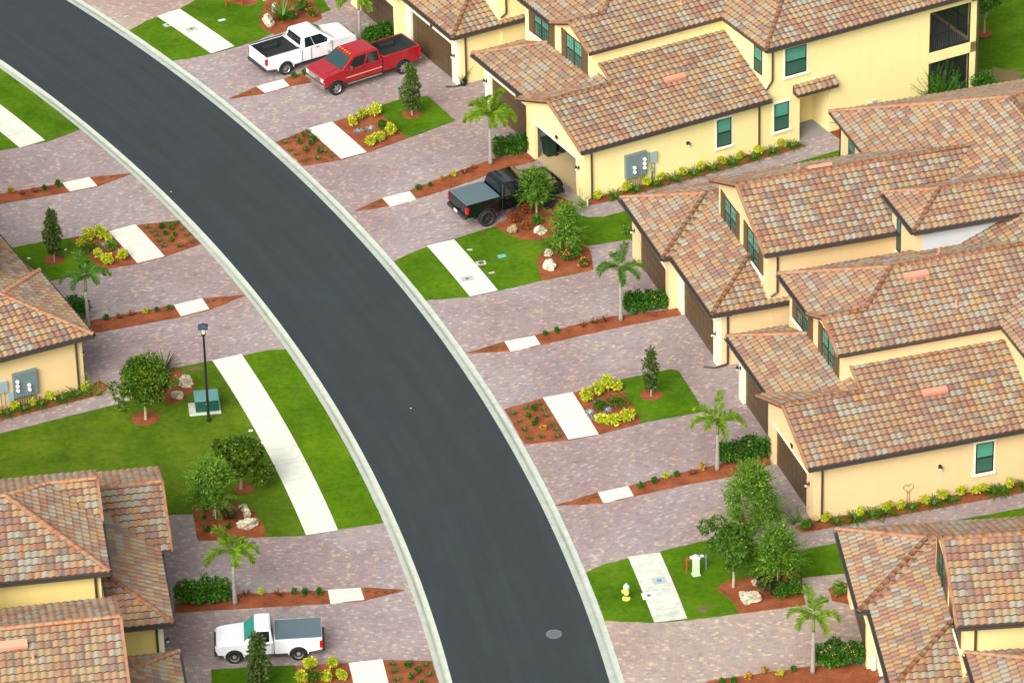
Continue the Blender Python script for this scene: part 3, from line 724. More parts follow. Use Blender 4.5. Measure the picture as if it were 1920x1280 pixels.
# open garage of the top building
for c in list(HB['A'].children):
    if c.name.split('.')[0] == 'garage_door' and min(v.co.y for v in c.data.vertices) < 1.5:
        bpy.data.objects.remove(c)
m = MB()
m.box(0.22, 6.2, 6.0-0.02, 6.0, 0, 2.95); m.box(0.22, 6.2, 0.21, 0.23, 0, 2.95); m.box(6.2, 6.3, 0.2, 6.0, 0, 2.95); m.box(0.22, 6.2, 0.2, 6.0, 2.9, 2.95)
part('A', m, 'garage_interior_wall', M_INT)
m = MB(); m.box(0.1, 6.2, 0.25, 5.95, 0.0, 0.035); part('A', m, 'garage_floor', simple('tan_floor_coating', (0.46, 0.35, 0.19), 0.5, var=.06))
m = MB(); m.box(0.6, 3.0, 0.95, 5.3, 2.42, 2.48); part('A', m, 'raised_garage_door', M_DOOR, 'brown garage door raised open under the ceiling')
def meters(k, vf, sgn, u0, u1, z0, z1, box2, box3):
    s = sgn
    def bx(m, a0, a1, d0, d1, zz0, zz1):
        y0, y1 = sorted((vf + s*d0, vf + s*d1)); m.box(min(a0, a1), max(a0, a1), y0, y1, zz0, zz1)
    m = MB(); bx(m, u0, u1, 0, 0.22, z0, z1)
    bx(m, u0+0.02, u1-0.02, 0.22, 0.235, z0+0.04, z1-0.04)
    cab = part(k, m, 'meter_cabinet', M_BOXGREY)
    dirn = 1 if u1 > u0 else -1
    Wd = abs(u1-u0)
    for (a, zz) in ((0.38, 0.35), (0.38, 0.60), (0.86, 0.45), (0.86, 0.70), (0.86, 0.95)):
        g = MB(); uu = u0 + dirn*Wd*a
        T = Matrix.Translation((uu, vf + s*0.23, z0+zz)) @ Matrix.Rotation(R(90)*(1 if s < 0 else -1), 4, 'X')
        g.lathe([(0.10, 0), (0.10, 0.05), (0.085, 0.12), (0.05, 0.15)], 14, T=T)
        part(k, g, 'electric_meter', M_WHITE, parent=cab, smooth=True)
    g = MB()
    for i in range(10):
        uu = u0 + dirn*(0.12 + i*(Wd-0.2)/9)
        g.tube((uu, vf + s*0.09, 0.05), (uu, vf + s*0.09, z0), 0.018, 0.018, 5)
    part(k, g, 'conduit', M_GUTTER, parent=cab)
    for bb in (box2, box3):
        m = MB(); bx(m, bb[0], bb[1], 0, 0.14, bb[2], bb[3]); o = part(k, m, 'utility_box', M_BLUEGREY)
        g = MB()
        for i in (0.3, 0.7): g.tube((bb[0]+(bb[1]-bb[0])*i, vf + s*0.06, 0.05), (bb[0]+(bb[1]-bb[0])*i, vf + s*0.06, bb[2]), 0.015, 0.015, 5)
        part(k, g, 'conduit', M_GUTTER, parent=o)
meters('A', 0.0, -1, 2.38, 3.64, 0.72, 2.06, (3.86, 4.30, 1.24, 1.84), (3.95, 4.1, 0.75, 0.95))
meters('F', 26.7, 1, 2.52, 3.78, 0.60, 1.93, (4.08, 4.6, 1.06, 1.64), (3.80, 4.10, 0.45, 0.92))
# low twin boxes near the rear of building A
m = MB(); m.box(17.3, 17.55, -0.1, 0, 0.85, 1.1); m.box(17.65, 17.9, -0.1, 0, 0.95, 1.2)
o = part('A', m, 'utility_box', M_BLUEGREY)
m = MB(); m.tube((17.42, -0.05, 0), (17.42, -0.05, 0.85), 0.02, 0.02, 5); m.tube((17.78, -0.05, 0), (17.78, -0.05, 0.95), 0.02, 0.02, 5); part('A', m, 'conduit', M_GUTTER, parent=o)
# bare valley sheet beside the tower of building D

# ------------------------------------------------------------------ ground, road, paving
def radial_vec(t):
    """(arc length, radius) coordinates round the centre of the road curve"""
    tc = N(t, 'ShaderNodeNewGeometry')
    sub = N(t, 'ShaderNodeVectorMath', operation='SUBTRACT'); L(t, tc.outputs['Position'], sub.inputs[0]); sub.inputs[1].default_value = ROAD_C
    sp = N(t, 'ShaderNodeSeparateXYZ'); L(t, sub.outputs[0], sp.inputs[0])
    ln = N(t, 'ShaderNodeVectorMath', operation='LENGTH'); L(t, sub.outputs[0], ln.inputs[0])
    an = mathn(t, 'MULTIPLY', mathn(t, 'ARCTAN2', sp.outputs[1], sp.outputs[0]), 143.0)
    cb = N(t, 'ShaderNodeCombineXYZ'); L(t, an, cb.inputs[0]); L(t, ln.outputs['Value'], cb.inputs[1])
    return cb.outputs[0], an, ln.outputs['Value'], tc.outputs['Position']
def scalev(t, v, s):
    m = N(t, 'ShaderNodeVectorMath', operation='MULTIPLY'); L(t, v, m.inputs[0]); m.inputs[1].default_value = s
    return m.outputs[0]
def bumpto(t, b, h, dist, strength=1.0):
    bp = N(t, 'ShaderNodeBump'); bp.inputs['Distance'].default_value = dist; bp.inputs['Strength'].default_value = strength
    L(t, h, bp.inputs['Height']); L(t, bp.outputs[0], b.inputs['Normal'])
def asphalt():
    m, t, b = new_mat('asphalt')
    pv, an, rad, pos = radial_vec(t)
    n1 = noise(t, scalev(t, pv, (0.05, 1.5, 1)), 1.0, 4, 0.6)
    n2 = noise(t, scalev(t, pv, (0.35, 3.4, 1)), 1.0, 5, 0.65)
    n3 = noise(t, pos, 9.0, 6, 0.8)
    n4 = noise(t, pos, 0.5, 3, 0.5)
    r = ramp(t, [(0.34, lin((70,78,82))), (0.5, lin((77,86,90))), (0.66, lin((84,94,98)))])
    s = mathn(t, 'ADD', mathn(t, 'MULTIPLY', n1.outputs[0], 0.36), mathn(t, 'MULTIPLY', n2.outputs[0], 0.30))
    s = mathn(t, 'ADD', s, mathn(t, 'MULTIPLY', n3.outputs[0], 0.16)); s = mathn(t, 'ADD', s, mathn(t, 'MULTIPLY', n4.outputs[0], 0.18))
    L(t, s, r.inputs[0])
    hsv = N(t, 'ShaderNodeHueSaturation'); L(t, r.outputs[0], hsv.inputs['Color']); hsv.inputs['Value'].default_value = 0.44; b.inputs['Specular IOR Level'].default_value = 0.2
    L(t, hsv.outputs[0], b.inputs['Base Color']); b.inputs['Roughness'].default_value = 0.85
    bumpto(t, b, noise(t, pos, 60, 3, 0.8).outputs[0], 0.008)
    return m
def concrete(name, c0, c1, stain=0.35, joints=1.52, gut=None):
    m, t, b = new_mat(name)
    pv, an, rad, pos = radial_vec(t)
    n = noise(t, pos, 2.2, 6, 0.65); n2 = noise(t, pos, 0.55, 5, 0.7, 0.6)
    r = ramp(t, [(0.3, c0), (0.7, c1)]); L(t, n.outputs[0], r.inputs[0])
    rr = ramp(t, [(0.52, (0, 0, 0)), (0.78, (1, 1, 1))]); L(t, n2.outputs[0], rr.inputs[0])
    c = mixc(t, mathn(t, 'MULTIPLY', rr.outputs[0], stain), r.outputs[0], tuple(x*0.55 for x in c0[:3]))
    if joints:
        fr = mathn(t, 'FRACT', mathn(t, 'DIVIDE', an, joints)); j = mathn(t, 'LESS_THAN', fr, 0.022)
        c = mixc(t, mathn(t, 'MULTIPLY', j, 0.45), c, tuple(x*0.4 for x in c0[:3]))
    if gut:
        # dirt along the flow line of the gutter
        d = mathn(t, 'ABSOLUTE', mathn(t, 'SUBTRACT', rad, gut))
        nf = noise(t, scalev(t, pv, (0.5, 6, 1)), 1.0, 5, 0.7)
        wd = mathn(t, 'MULTIPLY', nf.outputs[0], 0.26)
        f = mathn(t, 'LESS_THAN', d, 0.5); k = mathn(t, 'MAXIMUM', mathn(t, 'SUBTRACT', 1.0, mathn(t, 'DIVIDE', d, wd)), 0.0)
        nz = noise(t, scalev(t, pv, (0.12, 0.5, 1)), 1.0, 3)
        rz = ramp(t, [(0.36, (0.3, 0.3, 0.3)), (0.58, (1, 1, 1))]); L(t, nz.outputs[0], rz.inputs[0])
        c = mixc(t, mathn(t, 'MULTIPLY', mathn(t, 'MULTIPLY', k, rz.outputs[0]), 0.85), c, (0.17, 0.16, 0.13))
    L(t, c, b.inputs['Base Color']); b.inputs['Roughness'].default_value = 0.8
    bumpto(t, b, noise(t, pos, 40, 3, 0.7).outputs[0], 0.003)
    return m
def pavers(name, ang, tint=None):
    m, t, b = new_mat(name)
    g = N(t, 'ShaderNodeNewGeometry')
    mp = N(t, 'ShaderNodeMapping'); mp.inputs['Rotation'].default_value = (0, 0, R(ang)); L(t, g.outputs['Position'], mp.inputs[0])
    sp = N(t, 'ShaderNodeSeparateXYZ'); L(t, mp.outputs[0], sp.inputs[0])
    W_, H_ = 0.20, 0.14
    row = mathn(t, 'FLOOR', mathn(t, 'DIVIDE', sp.outputs[1], H_))
    wr = N(t, 'ShaderNodeTexWhiteNoise', noise_dimensions='1D'); L(t, row, wr.inputs['W'])
    xx = mathn(t, 'ADD', mathn(t, 'DIVIDE', sp.outputs[0], W_), mathn(t, 'MULTIPLY', wr.outputs[0], 0.9))
    colm = mathn(t, 'FLOOR', xx)
    cb = N(t, 'ShaderNodeCombineXYZ'); L(t, row, cb.inputs[0]); L(t, colm, cb.inputs[1])
    wn = N(t, 'ShaderNodeTexWhiteNoise', noise_dimensions='2D'); L(t, cb.outputs[0], wn.inputs['Vector'])
    pal = [lin(c) for c in ((158,140,138), (150,141,142), (166,150,144), (142,134,136), (154,136,134), (176,158,146), (152,144,144), (160,144,144), (140,128,132), (164,144,140), (154,141,140), (192,176,158))]
    r = ramp(t, [(i/len(pal), c) for i, c in enumerate(pal)], 'CONSTANT'); L(t, wn.outputs[0], r.inputs[0])
    big = noise(t, g.outputs['Position'], 0.35, 4, 0.6); mid = noise(t, g.outputs['Position'], 1.6, 4, 0.7)
    rb = ramp(t, [(0.35, lin((150,144,146))), (0.5, lin((158,144,142))), (0.65, lin((164,145,138)))]); L(t, big.outputs[0], rb.inputs[0])
    c = mixc(t, 0.30, r.outputs[0], rb.outputs[0])
    fx = mathn(t, 'FRACT', xx); fy = mathn(t, 'FRACT', mathn(t, 'DIVIDE', sp.outputs[1], H_))
    j = mathn(t, 'MAXIMUM', mathn(t, 'LESS_THAN', fx, 0.06), mathn(t, 'LESS_THAN', fy, 0.09))
    c = mixc(t, mathn(t, 'MULTIPLY', j, 0.42), c, (0.10, 0.085, 0.08))
    st = ramp(t, [(0.35, (0.87, 0.87, 0.87)), (0.65, (0.99, 0.99, 0.99))]); L(t, mid.outputs[0], st.inputs[0])
    c = mixc(t, 1.0, c, st.outputs[0], 'MULTIPLY')
    if tint: c = mixc(t, 1.0, c, tint, 'MULTIPLY')
    dr = noise(t, g.outputs['Position'], 0.16, 3, 0.55); rd = ramp(t, [(0.40, (0.88, 0.80, 0.79)), (0.56, (1, 1, 1))]); L(t, dr.outputs[0], rd.inputs[0])
    c = mixc(t, 1.0, c, rd.outputs[0], 'MULTIPLY')
    sp_ = noise(t, g.outputs['Position'], 1.1, 2, 0.4); rs = ramp(t, [(0.70, (1, 1, 1)), (0.76, (0.80, 0.78, 0.77))]); L(t, sp_.outputs[0], rs.inputs[0])
    c = mixc(t, 1.0, c, rs.outputs[0], 'MULTIPLY')
    L(t, c, b.inputs['Base Color']); b.inputs['Roughness'].default_value = 0.8
    bumpto(t, b, mathn(t, 'SUBTRACT', 1.0, j), 0.005, 0.7)
    return m
def grass_mat(name='lawn_grass', k=(1.0, 1.0, 1.0)):
    m, t, b = new_mat(name)
    K = lambda c: tuple(a*q for a, q in zip(c, k))
    g = N(t, 'ShaderNodeNewGeometry')
    n1 = noise(t, g.outputs['Position'], 0.32, 4, 0.6); n2 = noise(t, g.outputs['Position'], 3.5, 6, 0.75); n3 = noise(t, g.outputs['Position'], 22, 5, 0.85)
    s = mathn(t, 'ADD', mathn(t, 'MULTIPLY', n1.outputs[0], 0.38), mathn(t, 'MULTIPLY', n2.outputs[0], 0.30))
    s = mathn(t, 'ADD', s, mathn(t, 'MULTIPLY', n3.outputs[0], 0.32))
    r = ramp(t, [(0.36, K((0.032, 0.080, 0.004))), (0.46, K((0.055, 0.128, 0.005))), (0.54, K((0.085, 0.175, 0.007))), (0.64, K((0.15, 0.225, 0.016)))])
    L(t, s, r.inputs[0])
    pt = noise(t, g.outputs['Position'], 0.9, 5, 0.7, 0.5); rp = ramp(t, [(0.54, (0, 0, 0)), (0.72, (1, 1, 1))]); L(t, pt.outputs[0], rp.inputs[0])
    cg = mixc(t, mathn(t, 'MULTIPLY', rp.outputs[0], 0.38), r.outputs[0], (0.17, 0.17, 0.035))
    L(t, cg, b.inputs['Base Color']); b.inputs['Roughness'].default_value = 0.9
    b.inputs['Specular IOR Level'].default_value = 0.03
    bumpto(t, b, n3.outputs[0], 0.05, 0.7)
    return m
def mulch_mat():
    m, t, b = new_mat('red_mulch')
    g = N(t, 'ShaderNodeNewGeometry')
    n1 = noise(t, g.outputs['Position'], 1.2, 4, 0.6); n3 = noise(t, g.outputs['Position'], 26, 5, 0.85)
    s = mathn(t, 'ADD', mathn(t, 'MULTIPLY', n1.outputs[0], 0.3), mathn(t, 'MULTIPLY', n3.outputs[0], 0.7))
    r = ramp(t, [(0.36, (0.10, 0.030, 0.014)), (0.5, (0.26, 0.076, 0.032)), (0.62, (0.40, 0.15, 0.072))])
    L(t, s, r.inputs[0]); L(t, r.outputs[0], b.inputs['Base Color']); b.inputs['Roughness'].default_value = 0.95; b.inputs['Specular IOR Level'].default_value = 0.05
    bumpto(t, b, n3.outputs[0], 0.04, 0.8)
    return m
M_ASPH = asphalt()
M_GUT = concrete('gutter_concrete', (0.40, 0.44, 0.36), (0.50, 0.54, 0.455), 0.25, None, 139.72)
M_GUT2 = concrete('gutter_concrete_outer', (0.34, 0.39, 0.33), (0.46, 0.51, 0.435), 0.35, None, 147.17)
M_WALK = concrete('sidewalk_concrete', (0.60, 0.61, 0.51), (0.70, 0.71, 0.60), 0.36, 1.52)
M_WALKOLD = concrete('stained_sidewalk_concrete', (0.44, 0.46, 0.39), (0.66, 0.67, 0.58), 0.8, 1.52)
M_PAV = pavers('driveway_pavers', -28); M_PAV2 = pavers('driveway_pavers_left', 8); M_PAV3 = pavers('driveway_pavers_low', -3, (1.17, 1.13, 1.0))
M_GRASS = grass_mat(); M_GRASSV = grass_mat('verge_grass', (1.12, 1.08, 0.9)); M_GRASSD = grass_mat('tired_lawn_grass', (1.15, 0.93, 1.4)); M_MULCH = mulch_mat()
def struct(o): o['kind'] = 'structure'; return o
def sheet(name, pts, z, mat, depth=0.0):
    """flat polygon (world points) at height z, its edge going down by depth; triangulated"""
    bm = bmesh.new()
    top = [bm.verts.new((p.x, p.y, z)) for p in pts]
    f = bm.faces.new(top)
    if f.normal.z < 0: f.normal_flip()
    bm.normal_update()
    if f.normal.z < 0: f.normal_flip()
    if depth:
        bot = [bm.verts.new((p.x, p.y, z-depth)) for p in pts]
        n = len(top)
        for i in range(n):
            bm.faces.new((top[i], top[(i+1) % n], bot[(i+1) % n], bot[i]))
    bmesh.ops.triangulate(bm, faces=[f])
    bmesh.ops.recalc_face_normals(bm, faces=bm.faces[:])
    me = bpy.data.meshes.new(name); bm.to_mesh(me); bm.free(); me.materials.append(mat)
    o = bpy.data.objects.new(name, me); COL.objects.link(o)
    return struct(o)
def A_(x, y): return polar(G(x, y))[1]
def arcp(r, a0, a1, n=24): return [onarc(r, a0 + (a1-a0)*i/n) for i in range(n+1)]
def ring(name, r0, r1, a0, a1, z0, z1, mat, n=160, mid=None):
    bm = bmesh.new(); rs = [(r0, z0)] + ([mid] if mid else []) + [(r1, z1)]
    rows = [[bm.verts.new(onarc(r, a0+(a1-a0)*i/n, z)) for i in range(n+1)] for r, z in rs]
    for a, c in zip(rows[:-1], rows[1:]):
        for i in range(n): bm.faces.new((a[i], c[i], c[i+1], a[i+1]))
    bmesh.ops.recalc_face_normals(bm, faces=bm.faces[:])
    for f in bm.faces:
        if f.normal.z < 0: f.normal_flip()
    me = bpy.data.meshes.new(name); bm.to_mesh(me); bm.free(); me.materials.append(mat)
    o = bpy.data.objects.new(name, me); COL.objects.link(o); return struct(o)
gm = MB(); gm.add([(-700, -300, -0.06), (700, -300, -0.06), (700, 1100, -0.06), (-700, 1100, -0.06)], [(0, 1, 2, 3)])
struct(gm.build('ground', M_GRASS))
AA0, AA1 = -0.55, 1.25
ring('road', R_IN, R_OUT, AA0, AA1, 0.0, 0.0, M_ASPH)
ring('gutter', RG_IN, R_IN, AA0, AA1, 0.03, 0.004, M_GUT, mid=(139.72, -0.035))
ring('gutter', R_OUT, RG_OUT, AA0, AA1, 0.004, 0.03, M_GUT2, mid=(147.17, -0.035))

FA, FD, FE, FG, FF = (Frame(k) for k in 'ADEGF')
def band(side):
    pass
# paving sheets: from the gutter to the fronts of the buildings
def pts(*xy): return [G(x, y) for x, y in xy]
aT, aM = A_(105, -25), A_(760, 515)
paA = arcp(RG_OUT, A_(330, 118) + 0.09, A_(775, 525), 40) + pts((1000, 520), (1176, 445)) + [FA.w(6, -4.0), FA.w(16.5, -3.0), FA.w(16.5, 0.1), FA.w(13.2, 0.1), FA.w(13.2, 1.0), FA.w(6, 1.0), FA.w(3.0, 8), FA.w(3.0, 45)]
sheet('driveway', paA, 0.02, M_PAV)
paD = arcp(RG_OUT, A_(775, 525), A_(1115, 1110), 40) + pts((1330, 1100), (1560, 1065)) + [FD.w(20, -2.5), FD.w(20, 0.1), FD.w(4, 0.5), FD.w(2.0, 14), FD.w(2, 26.0), FD.w(0.5, 28), FD.w(0.5, 31)] + pts((1000, 520),)
sheet('driveway', paD, 0.024, M_PAV)
paE = arcp(RG_OUT, A_(1115, 1110), A_(1240, 1500), 20) + [FE.w(2, 5), FE.w(2, 27.5)] + pts((1590, 1062), (1500, 1070), (1330, 1100),)
sheet('driveway', paE, 0.028, M_PAV3)
paL1 = arcp(RG_IN, A_(40, 170), A_(600, 760), 40) + pts((330, 735), (250, 770), (150, 800)) + [FF.w(20, 29.2), FF.w(20, 26.0), FF.w(2, 26), FF.w(2, 3)] + pts((-60, 140),)
sheet('driveway', paL1, 0.02, M_PAV)
paL2 = arcp(RG_IN, A_(690, 930), A_(900, 1420), 20) + [FG.w(2, 24), FG.w(2.0, 1)] + pts((316, 960), (420, 940),)
sheet('driveway', paL2, 0.024, M_PAV2)

sheet('driveway', arcp(RG_OUT, A_(60, -60), A_(243, 59), 10) + pts((270, 43), (299, 31), (341, 16), (370, 0), (400, -60)), 0.032, M_PAV3)
def lawn(pp, z=0.05, mat=None): return sheet('lawn', wob([p for p in pp], 0.022, 0.16, 77), z, mat or M_GRASS, 0.10)
def bed(pp, z=0.062): return sheet('mulch_bed', pp, z, M_MULCH, 0.10)
def wob(pp, amp=0.05, step=0.35, seed=1):
    """slightly uneven edge"""
    rng = random.Random(seed); out = []
    n = len(pp)
    for i in range(n):
        a, b_ = pp[i], pp[(i+1) % n]
        k = max(1, int((b_-a).length/step))
        for j in range(k):
            p = a.lerp(b_, j/k)
            out.append(p if j == 0 else p + Vector((rng.uniform(-amp, amp), rng.uniform(-amp, amp), 0)))
    return out
def walk(rr, a0, a1, mat=None, z=0.068): return ring('sidewalk', rr[0], rr[1], a0, a1, z, z, mat or M_WALK, 12)
# right side, top lawn
lawn(wob(arcp(RG_OUT+0.02, A_(243, 59), A_(324.5, 115), 10) + pts((360, 110), (397, 102), (445, 89), (480, 78), (511, 64), (540, 45), (620, 20), (560, -60), (400, -60), (370, 0), (341, 16), (299, 31), (270, 43)), 0.02))
walk(SW_OUT, A_(320, 24), A_(420, 95))
bed(wob(pts((487, 38), (489, 52), (500, 60), (515, 66), (560, 52), (604, 36), (598, 20), (575, -8), (560, -40), (500, -30), (496, 10))))
bed(wob(pts((400, -6), (480, -16), (484, 6), (470, 12), (440, 8))))
# divider beds on the right (top)
PADZ = 0.075
def pad(*xy): return sheet('concrete_pad', pts(*xy), PADZ, M_WALK, 0.10)
bed(wob(pts((430, 186.5), (480, 165), (531, 150), (583, 134), (640, 118), (700, 88), (728, 58), (748, 72), (735, 100), (690, 128), (640, 146), (586, 155), (543.5, 163.5), (496, 177)), 0.03))
pad((481, 164.3), (531, 151), (543.3, 163.3), (497, 176.7))
# island 2
bed(wob(pts((517.7, 268.3), (577, 244), (629, 229.5), (703, 203.5), (763, 261), (690, 286.5), (637, 301.7), (600, 307), (568.3, 311.7)), 0.03))
lawn(wob(pts((703.5, 203.5), (750, 188), (802, 182), (853, 227), (763, 261)), 0.02), 0.07)
walk(SW_OUT, A_(603, 236), A_(664, 294), z=0.08)
# divider 2
bed(wob(pts((665, 396.8), (715, 374), (770, 358), (823, 337), (873, 318), (923, 300), (990, 290), (1003, 303), (952, 316), (903, 333), (873, 344), (827, 360), (780, 373.5), (731, 388)), 0.03))
pad((716.7, 373.3), (768.3, 360.5), (780, 375), (730.5, 388.3))
# lawn 3
lawn(wob(arcp(RG_OUT+0.02, A_(740.5, 490.5), A_(798, 564), 10) + pts((881, 557.7), (936, 546), (1016, 527), (1112, 507), (1107, 475), (1101, 462), (1171, 451), (1188, 448)) + [FD.w(0.6, 27.0), FD.w(24, 27.0), FA.w(24, -2.0), FA.w(8, -2.0), FA.w(0, -2.0)] + pts((1100, 408), (1062, 398), (990, 402), (926, 426), (855, 448), (803, 463), (765, 478)), 0.02))
walk(SW_OUT, A_(829, 456), A_(908, 552))
bed(wob(pts((926, 426), (955, 409), (990, 386), (1040, 368), (1075, 380), (1062, 410), (1040, 446), (1010, 452), (985, 452), (965, 446), (943, 436))))
bed(wob(pts((1008, 490), (1018, 473), (1050, 462), (1100, 463), (1107, 475), (1112, 507), (1062, 517), (1016, 527), (1011, 508))))
# divider 3
bed(wob(pts((874, 664), (945, 642), (1003, 630.5), (1080, 610), (1150, 594), (1243, 584), (1272, 578), (1277, 591), (1200, 607), (1150, 617), (1080, 632), (1013.5, 648), (956, 659)), 0.03))
pad((945.7, 642), (1002.7, 631.3), (1013.5, 647.7), (956.7, 659.5))
# island 4
bed(wob(pts((946, 768.7), (1018, 748), (1077.5, 737), (1160, 714), (1203, 794), (1125, 815), (1066, 826), (983.5, 833.5)), 0.03))
lawn(wob(pts((1160, 714), (1215, 703), (1258, 694), (1272, 697), (1320, 772), (1203, 794)), 0.02), 0.07)
walk(SW_OUT, A_(1048, 742), A_(1096, 821), z=0.08)
# divider 4
bed(wob(pts((1041.7, 949), (1119, 924.4), (1178, 912.5), (1280, 887), (1343, 873), (1437, 846), (1446, 872), (1380, 893), (1327, 902), (1280, 911), (1188.5, 931.5), (1130, 944)), 0.03))
pad((1121, 925), (1178, 913), (1188.5, 931.5), (1130.5, 943.8))
# lawn 5
lawn(wob(arcp(RG_OUT+0.02, A_(1097.7, 1073.8), A_(1132.8, 1164.4), 10) + pts((1226, 1168), (1288, 1163.5), (1387, 1151), (1500, 1100), (1513, 1084), (1580, 1077)) + [FE.w(0.5, 24), FE.w(3.0, 27.0), FE.w(22, 27.0), FD.w(20, -2.12), FD.w(-1.3, -2.12)] + pts((1450, 1032), (1400, 1012), (1320, 1015), (1237.5, 1035), (1178, 1047), (1130, 1060)), 0.02))
walk(SW_OUT, A_(1208, 1041), A_(1257, 1165), M_WALKOLD)
bed(wob(pts((1343, 1105), (1367, 1089), (1413, 1083), (1460, 1078), (1502, 1080), (1506, 1110), (1511, 1134), (1450, 1143), (1387, 1151), (1377, 1132), (1360, 1117))))
sheet('paved_path', pts((1502, 1085), (1520, 1083), (1590, 1076), (1612, 1150), (1520, 1160), (1511, 1134)), 0.058, M_PAV3)
bed(wob(pts((1553, 1106), (1578, 1092), (1600, 1100), (1608, 1136), (1560, 1128))), 0.07)
bed(wob(pts((1290, 1296), (1330, 1277), (1440, 1262), (1520, 1250), (1610, 1247), (1665, 1262), (1640, 1285), (1440, 1306), (1330, 1320)), 0.03))
# wall beds
bed([FA.w(0.1, -0.02), FA.w(12.9, -0.02), FA.w(13.05, -0.72), FA.w(9, -0.77), FA.w(4, -0.7), FA.w(1.2, -0.68), FA.w(-0.3, -0.5), FA.w(-0.3, -0.1)], 0.05)
bed([FA.w(15.0, -0.02), FA.w(17.5, -0.02), FA.w(17.5, -1.0), FA.w(15.0, -0.8)], 0.05)
bed([FD.w(0.1, -0.02), FD.w(14, -0.02), FD.w(14, -0.9), FD.w(4, -0.82), FD.w(1.0, -0.76), FD.w(-0.8, -0.8), FD.w(-1.0, -0.2), FD.w(-0.2, 0.1)], 0.05)
bed([FF.w(-0.9, 26.4), FF.w(-1.1, 27.1), FF.w(-0.5, 27.6), FF.w(2, 27.55), FF.w(14, 27.55), FF.w(14, 26.72), FF.w(0.0, 26.72)], 0.05)
# left side
lawn(wob(arcp(RG_IN-0.02, A_(-40, 100), A_(147.5, 244.5), 12) + pts((88, 267), (35, 277), (0, 283), (-50, 285), (-60, 200)), 0.02))
walk(SW_IN, A_(-40, 200), A_(62, 272))
bed(wob(pts((245, 326.7), (167.7, 334), (116.7, 345), (60, 355), (0, 365), (-60, 376), (-60, 392), (0, 383), (60, 373), (130, 361.5), (182.5, 351)), 0.03))
pad((116.7, 345), (167.7, 334.3), (182.7, 350.7), (131, 361))
bed(wob(pts((131, 448.5), (204, 434), (257, 424), (335.4, 414.6), (376, 458.5), (311, 481.5), (260, 495.3), (187, 507), (160, 476)), 0.03))
lawn(wob(pts((16, 468.7), (50, 461), (87, 454), (131, 448.5), (160, 476), (187, 506), (125, 521), (91, 527.5)), 0.02), 0.07)
walk(SW_IN, A_(230, 429), A_(285, 489), z=0.08)
bed(wob(pts((459, 554.7), (380, 561), (326, 573), (231, 592), (160, 604), (150, 626), (165, 627), (240, 614), (339, 595), (393, 582)), 0.03))
pad((326, 573.7), (379, 561.3), (392.7, 581), (339.3, 594.7))
lawn(wob(arcp(RG_IN-0.02, A_(536.7, 656), A_(718.5, 981), 20) + arcp(SW_IN[1]-0.1, A_(606, 1000)+0.0009, A_(428, 671)-0.0009, 20) + pts((500, 658),), 0.02), 0.05, M_GRASSV)
lawn(wob(arcp(SW_IN[0]+0.1, A_(428, 671), A_(606, 1000), 20) + pts((498, 1007), (372, 1013), (362, 964), (318, 966)) + [FG.w(1, -1.0), FG.w(30, -1)] + [FF.w(30, 28.6), FF.w(5.3, 28.61), FF.w(0.3, 28.73)] + pts((233, 756), (290, 730), (320, 693)), 0.02), 0.05, M_GRASSD)
walk(SW_IN, A_(428, 671), A_(606, 1000))
bed(wob(pts((225, 712), (240, 700), (290, 694), (340, 696), (362, 710), (365, 728), (345, 752), (320, 760), (300, 748), (250, 738))))
bed(wob(pts((363, 950), (400, 938), (450, 945), (477, 961), (494, 985), (498, 1007), (430, 1013), (373, 1014), (366, 985))))
bed(wob(pts((759, 1107), (685, 1102.5), (613, 1108.5), (500, 1113), (447, 1115), (327, 1135), (327, 1150), (447, 1142), (619, 1132), (683, 1127)), 0.03))
pad((614.5, 1107.5), (676, 1103.5), (683.5, 1126), (619.5, 1132))
lawn(wob(pts((396, 1257), (480, 1251), (554, 1248.5), (560, 1300), (570, 1340), (420, 1350), (398, 1300)), 0.02), 0.07)
bed(wob(pts((554, 1250), (653, 1243.5), (720, 1238.5), (810, 1240), (822, 1278), (840, 1330), (570, 1345), (559, 1285)), 0.03))
walk(SW_IN, A_(686, 1241), A_(712, 1330), z=0.08)
# round mulch rings under single trees
def mring(x, y, rpx, seed=0):
    c = G(x, y); r = rpx/38.0
    rng = random.Random(seed)
    sheet('mulch_bed', [c + Vector((math.cos(a), math.sin(a), 0))*(r*rng.uniform(0.94, 1.05)) for a in [2*PI*i/28 for i in range(28)]], 0.082, M_MULCH, 0.05)
for i, (x, y, r_) in enumerate(((772.7, 216, 20), (1221.5, 742, 21.5), (103, 489, 19.5), (273, 786, 25), (458, 917, 18), (1845, 66, 16))): mring(x, y, r_, i)
# bare patches
M_BARE = simple('bare_soil_patch', (0.13, 0.10, 0.035), 0.95, var=0.35, scale=5)
def patch(x, y, r, asp=1.0, seed=3, z=0.0535, mat=None):
    c = G(x, y); rng = random.Random(seed)
    sheet('bare_patch', [c + Vector((math.cos(a)*r*asp, math.sin(a)*r, 0))*rng.uniform(0.7, 1.2) for a in [2*PI*i/22 for i in range(22)]], z, mat or M_BARE)
patch(1318, 1143, 0.28); patch(365, 693, 0.22, 1.7, 5)
patch(1875, 140, 0.9, 1.6, 8, -0.052)

